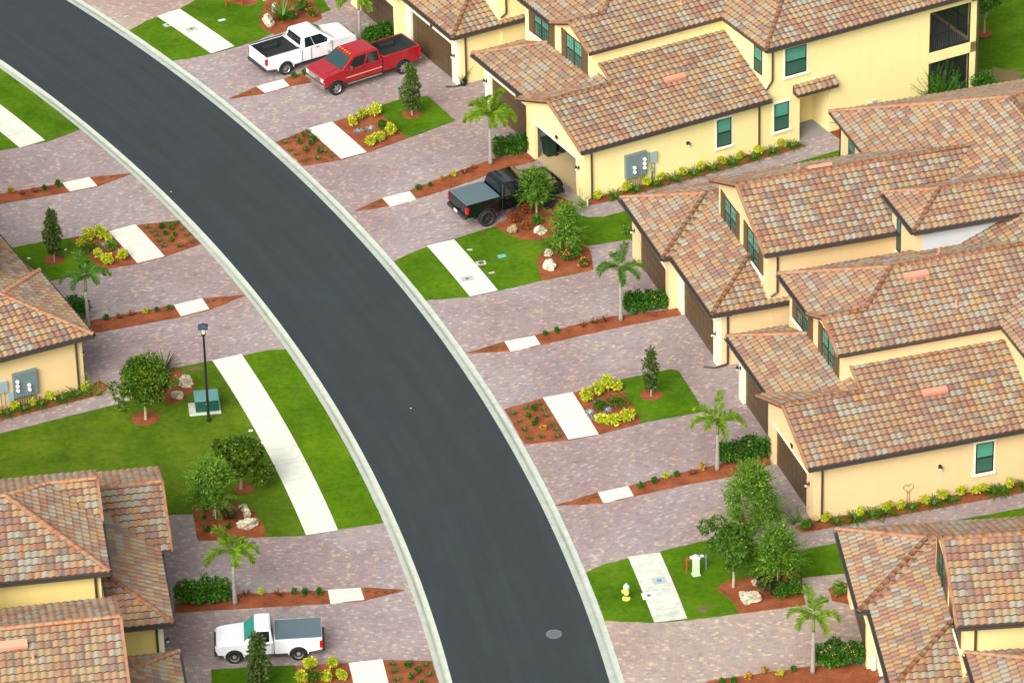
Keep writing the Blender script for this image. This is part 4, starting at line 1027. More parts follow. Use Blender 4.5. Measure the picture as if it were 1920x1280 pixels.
# ------------------------------------------------------------------ plants
def leaf_mat(name, cols, rough=0.5, trans=0.25):
    m, t, b = new_mat(name)
    g = N(t, 'ShaderNodeNewGeometry'); oi = N(t, 'ShaderNodeObjectInfo')
    tc = N(t, 'ShaderNodeTexCoord'); nz = noise(t, tc.outputs['Object'], 1.7, 3, 0.6)
    s = mathn(t, 'ADD', mathn(t, 'MULTIPLY', g.outputs['Random Per Island'], 0.55), mathn(t, 'MULTIPLY', nz.outputs[0], 0.45))
    n = len(cols)
    r = ramp(t, [(0.18 + 0.64*i/(n-1), c) for i, c in enumerate(cols)]); L(t, s, r.inputs[0])
    hsv = N(t, 'ShaderNodeHueSaturation'); L(t, r.outputs[0], hsv.inputs['Color'])
    L(t, mathn(t, 'ADD', mathn(t, 'MULTIPLY', oi.outputs['Random'], 0.2), 0.9), hsv.inputs['Value'])
    L(t, hsv.outputs[0], b.inputs['Base Color']); b.inputs['Roughness'].default_value = rough
    b.inputs['Specular IOR Level'].default_value = 0.3
    tr = N(t, 'ShaderNodeBsdfTranslucent'); L(t, hsv.outputs[0], tr.inputs['Color'])
    mx = N(t, 'ShaderNodeMixShader'); mx.inputs[0].default_value = trans
    L(t, b.outputs[0], mx.inputs[1]); L(t, tr.outputs[0], mx.inputs[2]); L(t, mx.outputs[0], t.nodes['Material Output'].inputs['Surface'])
    return m
ML_OAK = leaf_mat('deep_green_leaf', [(0.020, 0.060, 0.006), (0.045, 0.12, 0.008), (0.085, 0.19, 0.010), (0.14, 0.24, 0.014)])
ML_OLIVE = leaf_mat('olive_green_leaf', [(0.014, 0.050, 0.003), (0.042, 0.10, 0.004), (0.09, 0.17, 0.006), (0.17, 0.26, 0.012)])
ML_FERN = leaf_mat('feathery_green_leaf', [(0.022, 0.072, 0.006), (0.06, 0.16, 0.010), (0.14, 0.28, 0.016), (0.26, 0.40, 0.035)])
ML_MAG = leaf_mat('magnolia_leaf', [(0.020, 0.055, 0.010), (0.045, 0.10, 0.014), (0.085, 0.15, 0.018), (0.17, 0.15, 0.045)])
ML_HEDGE = leaf_mat('hedge_leaf', [(0.010, 0.055, 0.004), (0.025, 0.10, 0.006), (0.055, 0.17, 0.008), (0.10, 0.26, 0.012)])
ML_YEL = leaf_mat('yellow_croton_leaf', [(0.17, 0.24, 0.006), (0.36, 0.43, 0.010), (0.58, 0.60, 0.03), (0.72, 0.72, 0.10)])
ML_TUFT = leaf_mat('liriope_blade', [(0.018, 0.065, 0.005), (0.035, 0.11, 0.006), (0.07, 0.19, 0.01), (0.13, 0.27, 0.02)])
ML_JUN = leaf_mat('grey_green_blade', [(0.04, 0.09, 0.02), (0.08, 0.15, 0.035), (0.13, 0.22, 0.05)])
ML_RED = leaf_mat('red_cordyline_leaf', [(0.06, 0.015, 0.008), (0.16, 0.035, 0.010), (0.30, 0.08, 0.015), (0.20, 0.14, 0.02)])
ML_ORG = leaf_mat('orange_croton_leaf', [(0.10, 0.07, 0.008), (0.32, 0.16, 0.010), (0.55, 0.30, 0.02), (0.60, 0.45, 0.03)])
ML_DARK = leaf_mat('dark_cordyline_leaf', [(0.020, 0.018, 0.010), (0.045, 0.035, 0.015), (0.06, 0.07, 0.02)])
ML_PALM = leaf_mat('palm_frond', [(0.06, 0.15, 0.004), (0.12, 0.25, 0.006), (0.21, 0.36, 0.012), (0.34, 0.46, 0.03)], trans=0.35)
ML_PALMD = leaf_mat('dark_palm_frond', [(0.035, 0.11, 0.010), (0.07, 0.18, 0.015), (0.13, 0.25, 0.02)], trans=0.3)
M_BARK = simple('pale_bark', (0.36, 0.31, 0.20), 0.9, var=0.3, scale=14, bump=0.01)
M_PALMBARK = simple('grey_palm_bark', (0.27, 0.24, 0.20), 0.9, var=0.3, scale=9, bump=0.01)
M_CROWNSH = simple('green_crownshaft', (0.19, 0.26, 0.07), 0.6, var=0.2, scale=4)
M_FLOR = simple('red_orange_flower', (0.75, 0.12, 0.05), 0.6); M_FLOP = simple('pink_flower', (0.78, 0.32, 0.22), 0.6)
def rock_mat(name, c, dark):
    m, t, b = new_mat(name); tc = N(t, 'ShaderNodeTexCoord')
    n1 = noise(t, tc.outputs['Object'], 4.5, 7, 0.75, 0.4); n2 = noise(t, tc.outputs['Object'], 13, 5, 0.7)
    s_ = mathn(t, 'ADD', mathn(t, 'MULTIPLY', n1.outputs[0], 0.7), mathn(t, 'MULTIPLY', n2.outputs[0], 0.3))
    r = ramp(t, [(0.38, dark), (0.47, tuple(0.6*x for x in c)), (0.55, c), (0.68, tuple(min(1, x*1.25) for x in c))]); L(t, s_, r.inputs[0]); L(t, r.outputs[0], b.inputs['Base Color'])
    b.inputs['Roughness'].default_value = 0.95; bumpto(t, b, s_, 0.10, 1.0)
    return m
M_ROCK = rock_mat('pale_limestone', (0.64, 0.58, 0.41), (0.24, 0.18, 0.09))

def rvec(rng):
    while True:
        v = Vector((rng.uniform(-1, 1), rng.uniform(-1, 1), rng.uniform(-1, 1)))
        if 0.05 < v.length < 1: return v
def leaf(mb, p, n, d, ln, wd, mi=0):
    """diamond leaf at p pointing along d with normal n, a little folded"""
    d = d.normalized(); s = d.cross(n)
    if s.length < 1e-4: s = d.orthogonal()
    s.normalize(); nn = s.cross(d)
    mb.add([p, p + d*ln*0.5 + s*wd*0.5 + nn*wd*0.12, p + d*ln, p + d*ln*0.5 - s*wd*0.5 + nn*wd*0.12], [(0, 1, 2, 3)], mi)
def blob(mb, c, r, n, ls, rng, up=0.5, asp=1.7, mi=0, fill=0.35):
    c = Vector(c)
    for _ in range(n):
        v = rvec(rng).normalized(); rad = 1.0 - fill*rng.random()**0.8
        p = c + Vector((v.x*r[0], v.y*r[1], v.z*r[2]))*rad
        nrm = (v*0.6 + Vector((0, 0, up)) + rvec(rng)*0.7).normalized()
        d = (v + rvec(rng)*1.1 + Vector((0, 0, -0.2)))
        k = ls*rng.uniform(0.7, 1.3)
        leaf(mb, p, nrm, d, k*asp, k, mi)
def sprig(mb, p0, d, ln, n, ls, rng, droop=0.3, mi=0, asp=2.4):
    """leafy twig: leaves along a bending line"""
    p = Vector(p0); d = d.normalized(); st = ln/n
    for i in range(n):
        d = (d + Vector((0, 0, -droop/n)) + rvec(rng)*0.10).normalized(); p = p + d*st
        f = 1 - 0.55*i/n
        for sgn in (1, -1):
            s = d.cross(Vector((0, 0, 1)));
            if s.length < 1e-3: s = Vector((1, 0, 0))
            leaf(mb, p, (Vector((0, 0, 1)) + rvec(rng)*0.5).normalized(), d*0.7 + s.normalized()*sgn + rvec(rng)*0.5, ls*asp*f*rng.uniform(0.7, 1.2), ls*f, mi)
    return p

def tree_round(name, loc, h, cr, mat, rng, trunk_h, n_leaf=5200, ls=0.085, blobs=26, squash=0.8, lean=(0, 0), side=()):
    root = empty(name, loc)
    top = Vector((lean[0], lean[1], trunk_h))
    t = MB(); t.path([(0, 0, 0), (0.02, 0.01, trunk_h*0.5), top], [0.075, 0.06, 0.05], 8)
    cc = top + Vector((0, 0, (h - trunk_h)*0.5)); rz = (h - trunk_h)*0.5
    cs = []
    for k in range(blobs):
        v = rvec(rng)
        v = v.normalized()*(0.32 + 0.5*rng.random())
        cs.append((cc + Vector((v.x*cr, v.y*cr, v.z*rz*1.0)), cr*rng.uniform(0.24, 0.42)))
    for (x, y, z, r_) in side: cs.append((top + Vector((x, y, z)), r_))
    for c, _ in cs[:12]:
        t.path([top - Vector((0, 0, 0.15)), top.lerp(c, 0.5) + Vector((0, 0, -0.05)), c], [0.035, 0.022, 0.01], 5)
    t.build('trunk', M_BARK, root)
    m = MB(); tot = sum(r*r for _, r in cs)
    for c, r_ in cs: blob(m, c, (r_, r_, r_*squash), int(n_leaf*r_*r_/tot), ls, rng)
    m.build('crown', mat, root)
    return root
def tree_feather(name, loc, h, cr, mat, rng, trunk_h, n=170, ls=0.055, tall=1.0, droop=0.5):
    root = empty(name, loc)
    t = MB(); top = Vector((0, 0, trunk_h)); t.path([(0, 0, 0), (0.02, 0, trunk_h*0.6), top, (0, 0, h*0.6)], [0.05, 0.04, 0.03, 0.01], 7)
    m = MB(); H2 = h - trunk_h
    for k in range(22):
        f = (k+0.5)/22; z = trunk_h + H2*(0.08 + 0.74*f); a = k*2.4 + rng.random()
        wr_ = cr*math.sqrt(max(0.08, 1 - (f*1.15-0.30)**2))
        rr = wr_*rng.uniform(0.15, 0.66); c = Vector((math.cos(a)*rr, math.sin(a)*rr, z)); br = cr*rng.uniform(0.22, 0.34)
        t.path([(0, 0, z-0.2*cr), c], [0.014, 0.006], 4)
        blob(m, c, (br, br, br*0.95), int(n*0.75), ls*1.25, rng, 0.5, 2.4, fill=0.8)
    for k in range(n):
        a = rng.uniform(0, 2*PI); f = rng.random()**0.95; z = trunk_h + H2*f*0.80
        wr_ = cr*math.sqrt(max(0.08, 1 - (f*1.15-0.30)**2))
        el = -0.1 + 1.35*f*tall + rng.uniform(-0.2, 0.35)
        d = Vector((math.cos(a)*math.cos(el), math.sin(a)*math.cos(el), math.sin(el)))
        p0 = Vector((math.cos(a)*0.35*wr_, math.sin(a)*0.35*wr_, z))
        sprig(m, p0, d, wr_*rng.uniform(0.45, 0.85), 12, ls*1.25, rng, droop)
    t.build('trunk', M_BARK, root); m.build('crown', mat, root)
    return root
def tree_cone(name, loc, h, r, mat, rng, n=2300, ls=0.085):
    root = empty(name, loc)
    t = MB(); t.path([(0, 0, 0), (0, 0, h*0.5), (0, 0, h*0.93)], [0.045, 0.03, 0.01], 6)
    m = MB(); K = 34
    for k in range(K):
        f = (k+0.5)/K; z = h*(0.17 + 0.80*f); a = k*2.4 + rng.random()
        pr = math.sin(PI*min(1, (f*0.93+0.16)))**0.7 if f < 0.9 else 0.45
        rr = r*pr*rng.uniform(0.30, 0.75)
        c = Vector((math.cos(a)*rr, math.sin(a)*rr, z)); br = r*rng.uniform(0.28, 0.44)*(0.6 + 0.4*pr)
        t.path([(0, 0, z-0.12), c], [0.012, 0.006], 4)
        blob(m, c, (br, br, br*1.1), int(n/K), ls, rng, 0.3, 1.9)
    t.build('trunk', M_BARK, root); m.build('crown', mat, root)
    return root
def palm(name, loc, h, fr, mat, rng, n=9, dens=34, spread=1.0, a0=0.0, els=None):
    root = empty(name, loc)
    t = MB(); t.lathe([(0.13, 0), (0.105, 0.15), (0.085, h*0.45), (0.075, h*0.72)], 10)
    for k in range(int(h*4)): t.lathe([(0.125-0.05*k/(h*4), 0.14+k*h*0.7/(h*4)), (0.13-0.05*k/(h*4), 0.16+k*h*0.7/(h*4)), (0.115-0.05*k/(h*4), 0.18+k*h*0.7/(h*4))], 10, cap=False)
    t.build('trunk', M_PALMBARK, root, smooth=True)
    c = MB(); c.lathe([(0.078, h*0.70), (0.088, h*0.78), (0.055, h*0.98), (0.03, h+0.12)], 10); c.build('crownshaft', M_CROWNSH, root, smooth=True)
    for k in range(n):
        m = MB(); a = a0 + 2*PI*k/n + rng.uniform(-0.25, 0.25)
        el = (els[k] if els else (1.35 if k == 0 else rng.uniform(0.35, 0.85)))
        d = Vector((math.cos(a)*math.cos(el), math.sin(a)*math.cos(el), math.sin(el)))
        p = Vector((0, 0, h-0.05)); Ln = fr*rng.uniform(0.9, 1.08); S_ = 16; st = Ln/S_; line = [p.copy()]; dirs = [d.copy()]
        hz = Vector((math.cos(a), math.sin(a), 0))
        for i in range(S_):
            d = (d + Vector((0, 0, -0.30*spread*(0.05 + (i/S_)**1.3)))).normalized(); p = p + d*st; line.append(p.copy()); dirs.append(d.copy())
        m.path(line, [0.022*(1-0.8*i/S_) for i in range(S_+1)], 4)
        side = Vector((-math.sin(a), math.cos(a), 0))
        for i in range(dens*4):
            f = 0.08 + 0.92*(i+rng.random()*0.6)/(dens*4); q = f*S_; j = min(S_-1, int(q)); pt = line[j].lerp(line[j+1], q-j); dd = dirs[j]
            ll = 0.43*math.sin(PI*min(1, 0.22+0.72*f))**0.5*(fr/1.6)
            up_ = side.cross(dd).normalized()
            for k2 in range(2):
                th = rng.uniform(-0.75, PI+0.75)
                v = side*math.cos(th) + up_*math.sin(th)*0.75 + dd*0.85 + Vector((0, 0, -0.22))
                leaf(m, pt, rvec(rng), v, ll*rng.uniform(0.75, 1.15), 0.030*(fr/1.5))
        m.build('frond', mat, root)
    return root
def tuft(n, h, r, mat, rng, name, droop=1.2, wd=0.018, root=None):
    m = MB()
    for k in range(n):
        a = rng.uniform(0, 2*PI); el = rng.uniform(0.7, 1.45)
        d = Vector((math.cos(a)*math.cos(el), math.sin(a)*math.cos(el), math.sin(el))); p = Vector((math.cos(a)*r*0.15, math.sin(a)*r*0.15, 0))
        s = Vector((-math.sin(a), math.cos(a), 0)); L_ = h*rng.uniform(0.75, 1.25); S_ = 3; vs = []; fs = []
        for i in range(S_+1):
            wdt = wd*(1 - 0.75*i/S_); vs += [p - s*wdt, p + s*wdt]
            d = (d + Vector((math.cos(a)*0.25, math.sin(a)*0.25, -0.32*droop))).normalized(); p = p + d*(L_/S_)
        for i in range(S_): fs.append((2*i, 2*i+1, 2*i+3, 2*i+2))
        m.add(vs, fs)
    return m
def shrub_mesh(r, h, n, ls, rng, nb=7, up=0.7, asp=1.5):
    m = MB()
    for k in range(nb):
        a = rng.uniform(0, 2*PI); rr = r*0.55*math.sqrt(rng.random())
        blob(m, (math.cos(a)*rr, math.sin(a)*rr, h*rng.uniform(0.45, 0.72)), (r*0.45, r*0.45, h*0.32), n//nb, ls, rng, up, asp)
    # inner stems
    for k in range(5):
        a = rng.uniform(0, 2*PI); m.path([(0, 0, 0), (math.cos(a)*r*0.4, math.sin(a)*r*0.4, h*0.6)], [0.012, 0.006], 4)
    return m

rng = random.Random(11)
def T_(o, label, cat, group=None): return tag(o, label, cat, group)
ORD = ['first', 'second', 'third', 'fourth', 'fifth', 'sixth', 'seventh', 'eighth', 'ninth', 'tenth', 'eleventh', 'twelfth', 'thirteenth', 'fourteenth', 'fifteenth', 'sixteenth', 'seventeenth', 'eighteenth', 'nineteenth', 'twentieth', 'twenty-first', 'twenty-second']
# palms beside the driveways
PALMS = [((920, 307), 3.05, 1.5, ML_PALM, 12, 'bushy green palm beside the open garage of the top building'),
         ((675, 74), 2.6, 1.45, ML_PALM, 9, 'green palm standing behind the red pickup'),
         ((1164, 600), 3.1, 1.35, ML_PALMD, 7, 'slim dark green palm by the clipped hedge at the middle right garages'),
         ((1345, 880), 2.8, 1.35, ML_PALM, 7, 'green palm behind the wide hedge at the tan end garage'),
         ((1524, 1260), 3.1, 1.32, ML_PALM, 6, 'bright yellow-green palm with five spread fronds near the lower right corner'),
         ((166, 613), 2.95, 1.35, ML_PALMD, 7, 'dark green palm at the corner of the left tan building'),
         ((441, 1132), 2.95, 1.5, ML_PALM, 7, 'yellow-green palm above the small white pickup')]
for i, ((x, y), h, fr, mt, n, lb) in enumerate(PALMS):
    els = None
    o = palm('palm_tree', G(x, y, 0.06), h, fr*1.10, mt, random.Random(40+i), n, 44 if i == 0 else 34, 1.15 if i in (4, 6) else 1.0, 0.5*i)
    tag(o, lb, 'palm tree', 'small palms between the driveways')
# conical young trees
for i, ((x, y), h, r, lb) in enumerate((((772.7, 216), 3.0, 0.62, 'dense conical young tree on the grass square near the red pickup'),
                            ((1221, 742), 2.7, 0.46, 'thin sparse young tree on the grass square at centre right'),
                            ((102, 490), 3.0, 0.48, 'narrow young tree on the grass island at the left edge'),
                            ((486, 1294), 3.0, 0.60, 'leafy conical tree in front of the small white pickup'))):
    tag(tree_cone('young_tree', G(x, y, 0.08), h, r, ML_MAG, random.Random(60+i), 2500 if i != 1 else 1150, 0.085), lb, 'tree', 'young conical trees on grass islands')
# broad trees
o = tree_round('shade_tree', G(273, 786, 0.08), 3.3, 1.34, ML_OLIVE, random.Random(5), 1.05, 12500, 0.095, 34, side=((-1.4, -0.1, 0.9, 0.26), (-1.2, -0.2, 0.45, 0.24), (1.4, 0, 1.1, 0.3), (-1.0, -0.4, -0.05, 0.26))); tag(o, 'broad olive green tree on the lawn left of the lamp post', 'tree')
o = tree_round('shade_tree', G(452, 916, 0.08), 3.25, 1.05, ML_OLIVE, random.Random(6), 0.75, 9500, 0.085, 26, side=((1.2, -0.1, 0.3, 0.4), (0.9, -0.4, 0.1, 0.35), (-0.9, 0.1, 1.6, 0.35))); tag(o, 'golden olive tree beside the left sidewalk', 'tree')
o = tree_feather('feathery_tree', G(400, 968, 0.08), 3.2, 1.4, ML_FERN, random.Random(7), 0.8, 150, 0.05, 0.9); tag(o, 'dark blue-green feathery tree in the mulch bed right of the lower left roofs', 'tree')
o = tree_feather('feathery_tree', G(1412, 992, 0.08), 3.75, 1.65, ML_FERN, random.Random(8), 0.45, 280, 0.05, 1.1, 0.4); tag(o, 'tall feathery green tree before the garage of the tan end building', 'tree')
o = tree_round('shade_tree', G(1375, 1100, 0.08), 3.6, 1.25, ML_OAK, random.Random(9), 1.05, 10500, 0.08, 32, side=((-1.2, 0.2, 2.1, 0.38), (-0.7, 0.3, 2.2, 0.4))); tag(o, 'rounded mid green tree with bare pale trunk by the utility pedestal', 'tree')
o = tree_feather('feathery_tree', G(1457, 1102, 0.08), 3.35, 1.5, ML_FERN, random.Random(10), 0.95, 200, 0.05, 0.9, 0.6); tag(o, 'wide wispy tree over dark shrubs in the lower right mulch bed', 'tree')
o = tree_feather('feathery_tree', G(1006, 407, 0.08), 3.0, 1.1, ML_FERN, random.Random(12), 0.95, 150, 0.05, 0.8, 0.6); tag(o, 'feathery tree overhanging the bonnet of the black pickup', 'tree')
o = tree_feather('feathery_tree', G(1062, 478, 0.08), 3.1, 1.25, ML_FERN, random.Random(13), 0.55, 130, 0.05, 1.2, 0.5); tag(o, 'wispy tree over red-flowered bushes below the black pickup', 'tree')
o = tree_round('shade_tree', G(1845, 66, -0.05), 3.9, 1.35, ML_OAK, random.Random(14), 1.1, 7500, 0.085, 26); tag(o, 'dark green tree on the lawn behind the balconies at top right', 'tree')
# tall shrubs and climbers by the balconies
def upright(name, loc, h, r, n, mat, seed, lb, ls=0.06):
    rg = random.Random(seed); m = MB()
    for k in range(n):
        a = rg.uniform(0, 2*PI); el = rg.uniform(0.35, 1.5)
        d = Vector((math.cos(a)*math.cos(el), math.sin(a)*math.cos(el), math.sin(el)))
        sprig(m, (math.cos(a)*0.15, math.sin(a)*0.15, 0.05), d, h*rg.uniform(0.65, 1.0)*(0.75+0.25*math.sin(el)), 20, ls, rg, 0.25, 0, 1.5)
    o = m.build(name, mat, None, loc=loc); tag(o, lb, 'shrub'); return o
upright('tall_shrub', G(1762, 200, 0), 2.7, 1.2, 130, ML_HEDGE, 21, 'large spiky upright shrub before the lower screened porch', 0.12)
def shrub(x, y, r, h, n, mat, seed, name, lb, cat='shrub', ls=0.07, grp=None, z=0.06, fl=None, nf=0, nb=8):
    m = shrub_mesh(r, h, n, ls, random.Random(seed), nb)
    rg = random.Random(seed+1)
    o = m.build(name, mat, None, loc=G(x, y, z)); tag(o, lb, cat, grp)
    if fl:
        f = MB()
        for k in range(nf):
            a = rg.uniform(0, 2*PI); el = rg.uniform(0.1, 1.4); p = Vector((math.cos(a)*math.cos(el)*r*0.95, math.sin(a)*math.cos(el)*r*0.95, h*0.5 + h*0.5*math.sin(el)))
            blob(f, p, (0.05, 0.05, 0.04), 9, 0.055, rg, 0.8, 1.0)
        f.build('flower', fl, o)
    return o
shrub(1842, 176, 0.75, 1.3, 1900, ML_HEDGE, 22, 'shrub', 'rounded green shrub at the rear corner under the balconies', z=0)
def spiky(x, y, n, h, mat, seed, name, lb, cat, wd=0.03, droop=0.7, grp=None, z=0.06):
    o = tuft(n, h, 0.3, mat, random.Random(seed), name, droop, wd).build(name, mat, None, loc=G(x, y, z)); tag(o, lb, cat, grp); return o
spiky(1588, 240, 60, 1.15, ML_HEDGE, 23, 'spiky_plant', 'bright green spiky plant against the wall by the entry', 'plant', 0.03, 0.5)
# hedges with flowers
def hedge(x0, y0, x1, y1, h, wd, mat, seed, lb, fl=None, nf=0, n=5200):
    a = G(x0, y0, 0.06); c = G(x1, y1, 0.06); d = c - a; Ln = d.length; rg = random.Random(seed)
    m = MB(); K = max(4, int(Ln/0.28)); per = n//(K*2)
    o = empty('hedge', a, math.atan2(d.y, d.x)); tag(o, lb, 'hedge', 'clipped hedges beside the palms')
    for i in range(K):
        for s in (-1, 1):
            cx = Ln*(i+0.5)/K
            hh = h*rg.uniform(0.82, 1.16); blob(m, (cx + rg.uniform(-0.06, 0.06), s*wd*0.22 + rg.uniform(-0.12, 0.12), hh*0.56), (Ln/K*rg.uniform(0.7, 1.15), wd*rg.uniform(0.26, 0.40), hh*0.46), per, 0.075, rg, 0.7, 1.7, fill=0.55)
    for i in range(K): m.path([(Ln*(i+0.5)/K, 0, 0), (Ln*(i+0.5)/K+0.05, 0.05, h*0.6)], [0.02, 0.01], 4)
    m.build('foliage', mat, o)
    if fl:
        f = MB()
        for k in range(nf):
            p = Vector((rg.uniform(0, Ln), -wd*0.5*rg.uniform(0.3, 1.0), h*rg.uniform(0.35, 1.0)))
            blob(f, p, (0.05, 0.05, 0.04), 8, 0.05, rg, 0.8, 1.0)
        f.build('flower', fl, o)
    return o
hedge(928, 293, 993, 280, 0.95, 0.95, ML_HEDGE, 31, 'clipped green hedge under the palm at the open garage')
hedge(690, 82, 738, 64, 0.8, 0.9, ML_HEDGE, 32, 'small hedge between the red pickup and the far garages')
hedge(1172, 585, 1243, 574, 0.95, 0.85, ML_HEDGE, 33, 'boxy hedge with yellow flowers at the middle right garage pier', M_FLOP, 9)
hedge(1352, 869, 1437, 852, 1.05, 1.0, ML_HEDGE, 34, 'loose hedge with a few flowers at the tan end garage', M_FLOP, 8)
hedge(1533, 1247, 1612, 1240, 1.1, 1.05, ML_HEDGE, 35, 'pink flowered hedge beside the lower right garage', M_FLOP, 22)
hedge(332, 1128, 428, 1122, 1.05, 1.0, ML_HEDGE, 36, 'long rounded hedge with pink flowers above the small white pickup', M_FLOP, 16, 6500)
hedge(134, 590, 160, 600, 1.1, 0.9, ML_HEDGE, 37, 'dark hedge tucked behind the corner of the left tan roof', None, 0, 3000)

# yellow shrubs on the islands: one thing each
YG = 'yellow variegated shrubs on the islands'
YEL = [((661, 236), .30, .5, 'small yellow shrub at the far left of the upper right island'), ((679, 222), .28, .55, 'yellow shrub at the far edge of the upper right island beside the kerb walk'),
       ((703, 218), .36, .75, 'tallest yellow shrub on the far edge of the upper right island'), ((694, 271), .34, .5, 'yellow shrub at the near left of the upper right island'),
       ((711, 264), .33, .5, 'yellow shrub in the near middle of the upper right island'), ((731, 254), .42, .6, 'widest yellow shrub nearest the conical tree of the upper right island'),
       ((1099, 750), .36, .6, 'yellow shrub closest to the white walk on the centre right island'), ((1122, 739), .36, .6, 'yellow shrub second from the walk on the far edge of the centre right island'),
       ((1140, 735), .38, .85, 'tallest yellow shrub behind on the centre right island'), ((1157, 731), .28, .5, 'small yellow shrub beside the grass of the centre right island'),
       ((1129, 793), .36, .45, 'yellow shrub at the near left of the centre right island'), ((1148, 796), .42, .5, 'yellow shrub in the near middle of the centre right island'), ((1178, 788), .40, .6, 'yellow shrub at the near right of the centre right island'),
       ((166, 452), .36, .7, 'tall yellow shrub at the far left of the left island'), ((188, 447), .36, .7, 'yellow shrub second along the far edge of the left island'), ((203, 452), .26, .4, 'small yellow shrub near the white walk at the far edge of the left island'), ((152, 462), .25, .4, 'low yellow shrub next to the grass of the left island'),
       ((186, 484), .30, .5, 'yellow shrub behind the palm head of the left island'), ((203, 493), .40, .5, 'round yellow shrub at the near middle of the left island'), ((229, 487), .30, .55, 'yellow shrub nearest the white walk of the left island'),
       ((583, 1256), .36, .6, 'yellow shrub behind the tailgate of the small white pickup'), ((622, 1251), .30, .5, 'yellow shrub at the far edge of the bottom left bed'), ((611, 1273), .30, .4, 'low yellow shrub in the middle of the bottom left bed'),
       ((641, 1272), .30, .4, 'yellow shrub closest to the white walk of the bottom left bed'), ((567, 1277), .32, .5, 'yellow shrub at the grass edge of the bottom left bed')]
for i, ((x, y), r, h, lb) in enumerate(YEL):
    shrub(x, y, r, h, 560, ML_YEL, 100+i, 'yellow_shrub', lb, 'shrub', 0.075, YG, 0.06, nb=9)
# olive undergrowth bushes within the islands
for i, ((x, y), lb) in enumerate((((722, 243), 'brownish green bush among the yellow shrubs of the upper right island'), ((1158, 762), 'large olive bush in the middle of the centre right island'), ((1123, 768), 'low olive bush by the white walk of the centre right island'), ((170, 473), 'olive bush among the yellow shrubs of the left island'), ((208, 470), 'low dark bush in the middle of the left island'), ((590, 1276), 'olive bush in the bottom left bed'))):
    shrub(x, y, (.45, .62, .4, .5, .4, .45)[i], .55, 900, ML_OLIVE if i != 4 else ML_FERN, 150+i, 'low_bush', lb, 'bush', 0.05, None, 0.06)
# silver bromeliads / grey clumps in the islands
for i, ((x, y), lb) in enumerate((((672, 247), 'silvery spiky clump on the upper right island beside the walk'), ((693, 243), 'silvery spiky clump in the centre of the upper right island'), ((1123, 757), 'pale silver plant near the top of the centre right island'), ((1137, 770), 'pale silver plant in the middle of the centre right island'), ((1105, 776), 'low grey plant beside the white walk of the centre right island'), ((1117, 785), 'second low grey plant at the near side of the centre right island'), ((197, 462), 'grey spiky clump on the left island'), ((225, 473), 'grey flat clump by the walk of the left island'))):
    spiky(x, y, 34, 0.27, simple('silver_leaf', (0.28, 0.34, 0.35), 0.5, var=0.3, scale=6) if i == 0 else bpy.data.materials['silver_leaf'], 170+i, 'silver_plant', lb, 'plant', 0.028, 0.9, 'silvery plants on the islands')

# rows of small tufts; copies of a few prototypes
def protos(fn, k):
    return [fn(random.Random(300+i)) for i in range(k)]
def mk(mesh, mat, name):
    o = mesh.build(name, mat); COL.objects.unlink(o); return o
P_TUFT = [mk(tuft(70, 0.52, 0.3, ML_TUFT, random.Random(200+i), 't'), ML_TUFT, 'grassy_tuft') for i in range(3)]
P_SMALL = [mk(tuft(38, 0.24, 0.15, ML_JUN, random.Random(210+i), 't', 0.9, 0.016), ML_JUN, 'small_tuft') for i in range(3)]
P_BUSH = [mk(shrub_mesh(0.17, 0.30, 170, 0.055, random.Random(220+i), 4), ML_HEDGE, 'small_green_plant') for i in range(2)]
P_OLB = [mk(shrub_mesh(0.17, 0.36, 170, 0.055, random.Random(225+i), 4), ML_OLIVE, 'small_green_plant') for i in range(2)]
P_RED = [mk(tuft(26, 0.30, 0.15, ML_RED, random.Random(230+i), 't', 0.6, 0.026), ML_RED, 'red_plant') for i in range(2)]
P_ORG = [mk(shrub_mesh(0.17, 0.32, 130, 0.06, random.Random(240+i), 4), ML_ORG, 'orange_plant') for i in range(2)]
P_YELW = [mk(shrub_mesh(0.32, 0.52, 330, 0.07, random.Random(250+i), 6), ML_YEL, 'yellow_shrub') for i in range(3)]
cnt = [0]
def place(P, loc, lb, cat, grp, sc=1.0, name=None):
    cnt[0] += 1
    rg = random.Random(cnt[0]*13)
    o = P[cnt[0] % len(P)].copy(); COL.objects.link(o)
    o.location = loc; o.rotation_euler = (0, 0, rg.uniform(0, 6.28)); s = sc*rg.uniform(0.88, 1.12); o.scale = (s, s, s*rg.uniform(0.9, 1.1))
    if name: o.name = name
    return tag(o, lb, cat, grp)
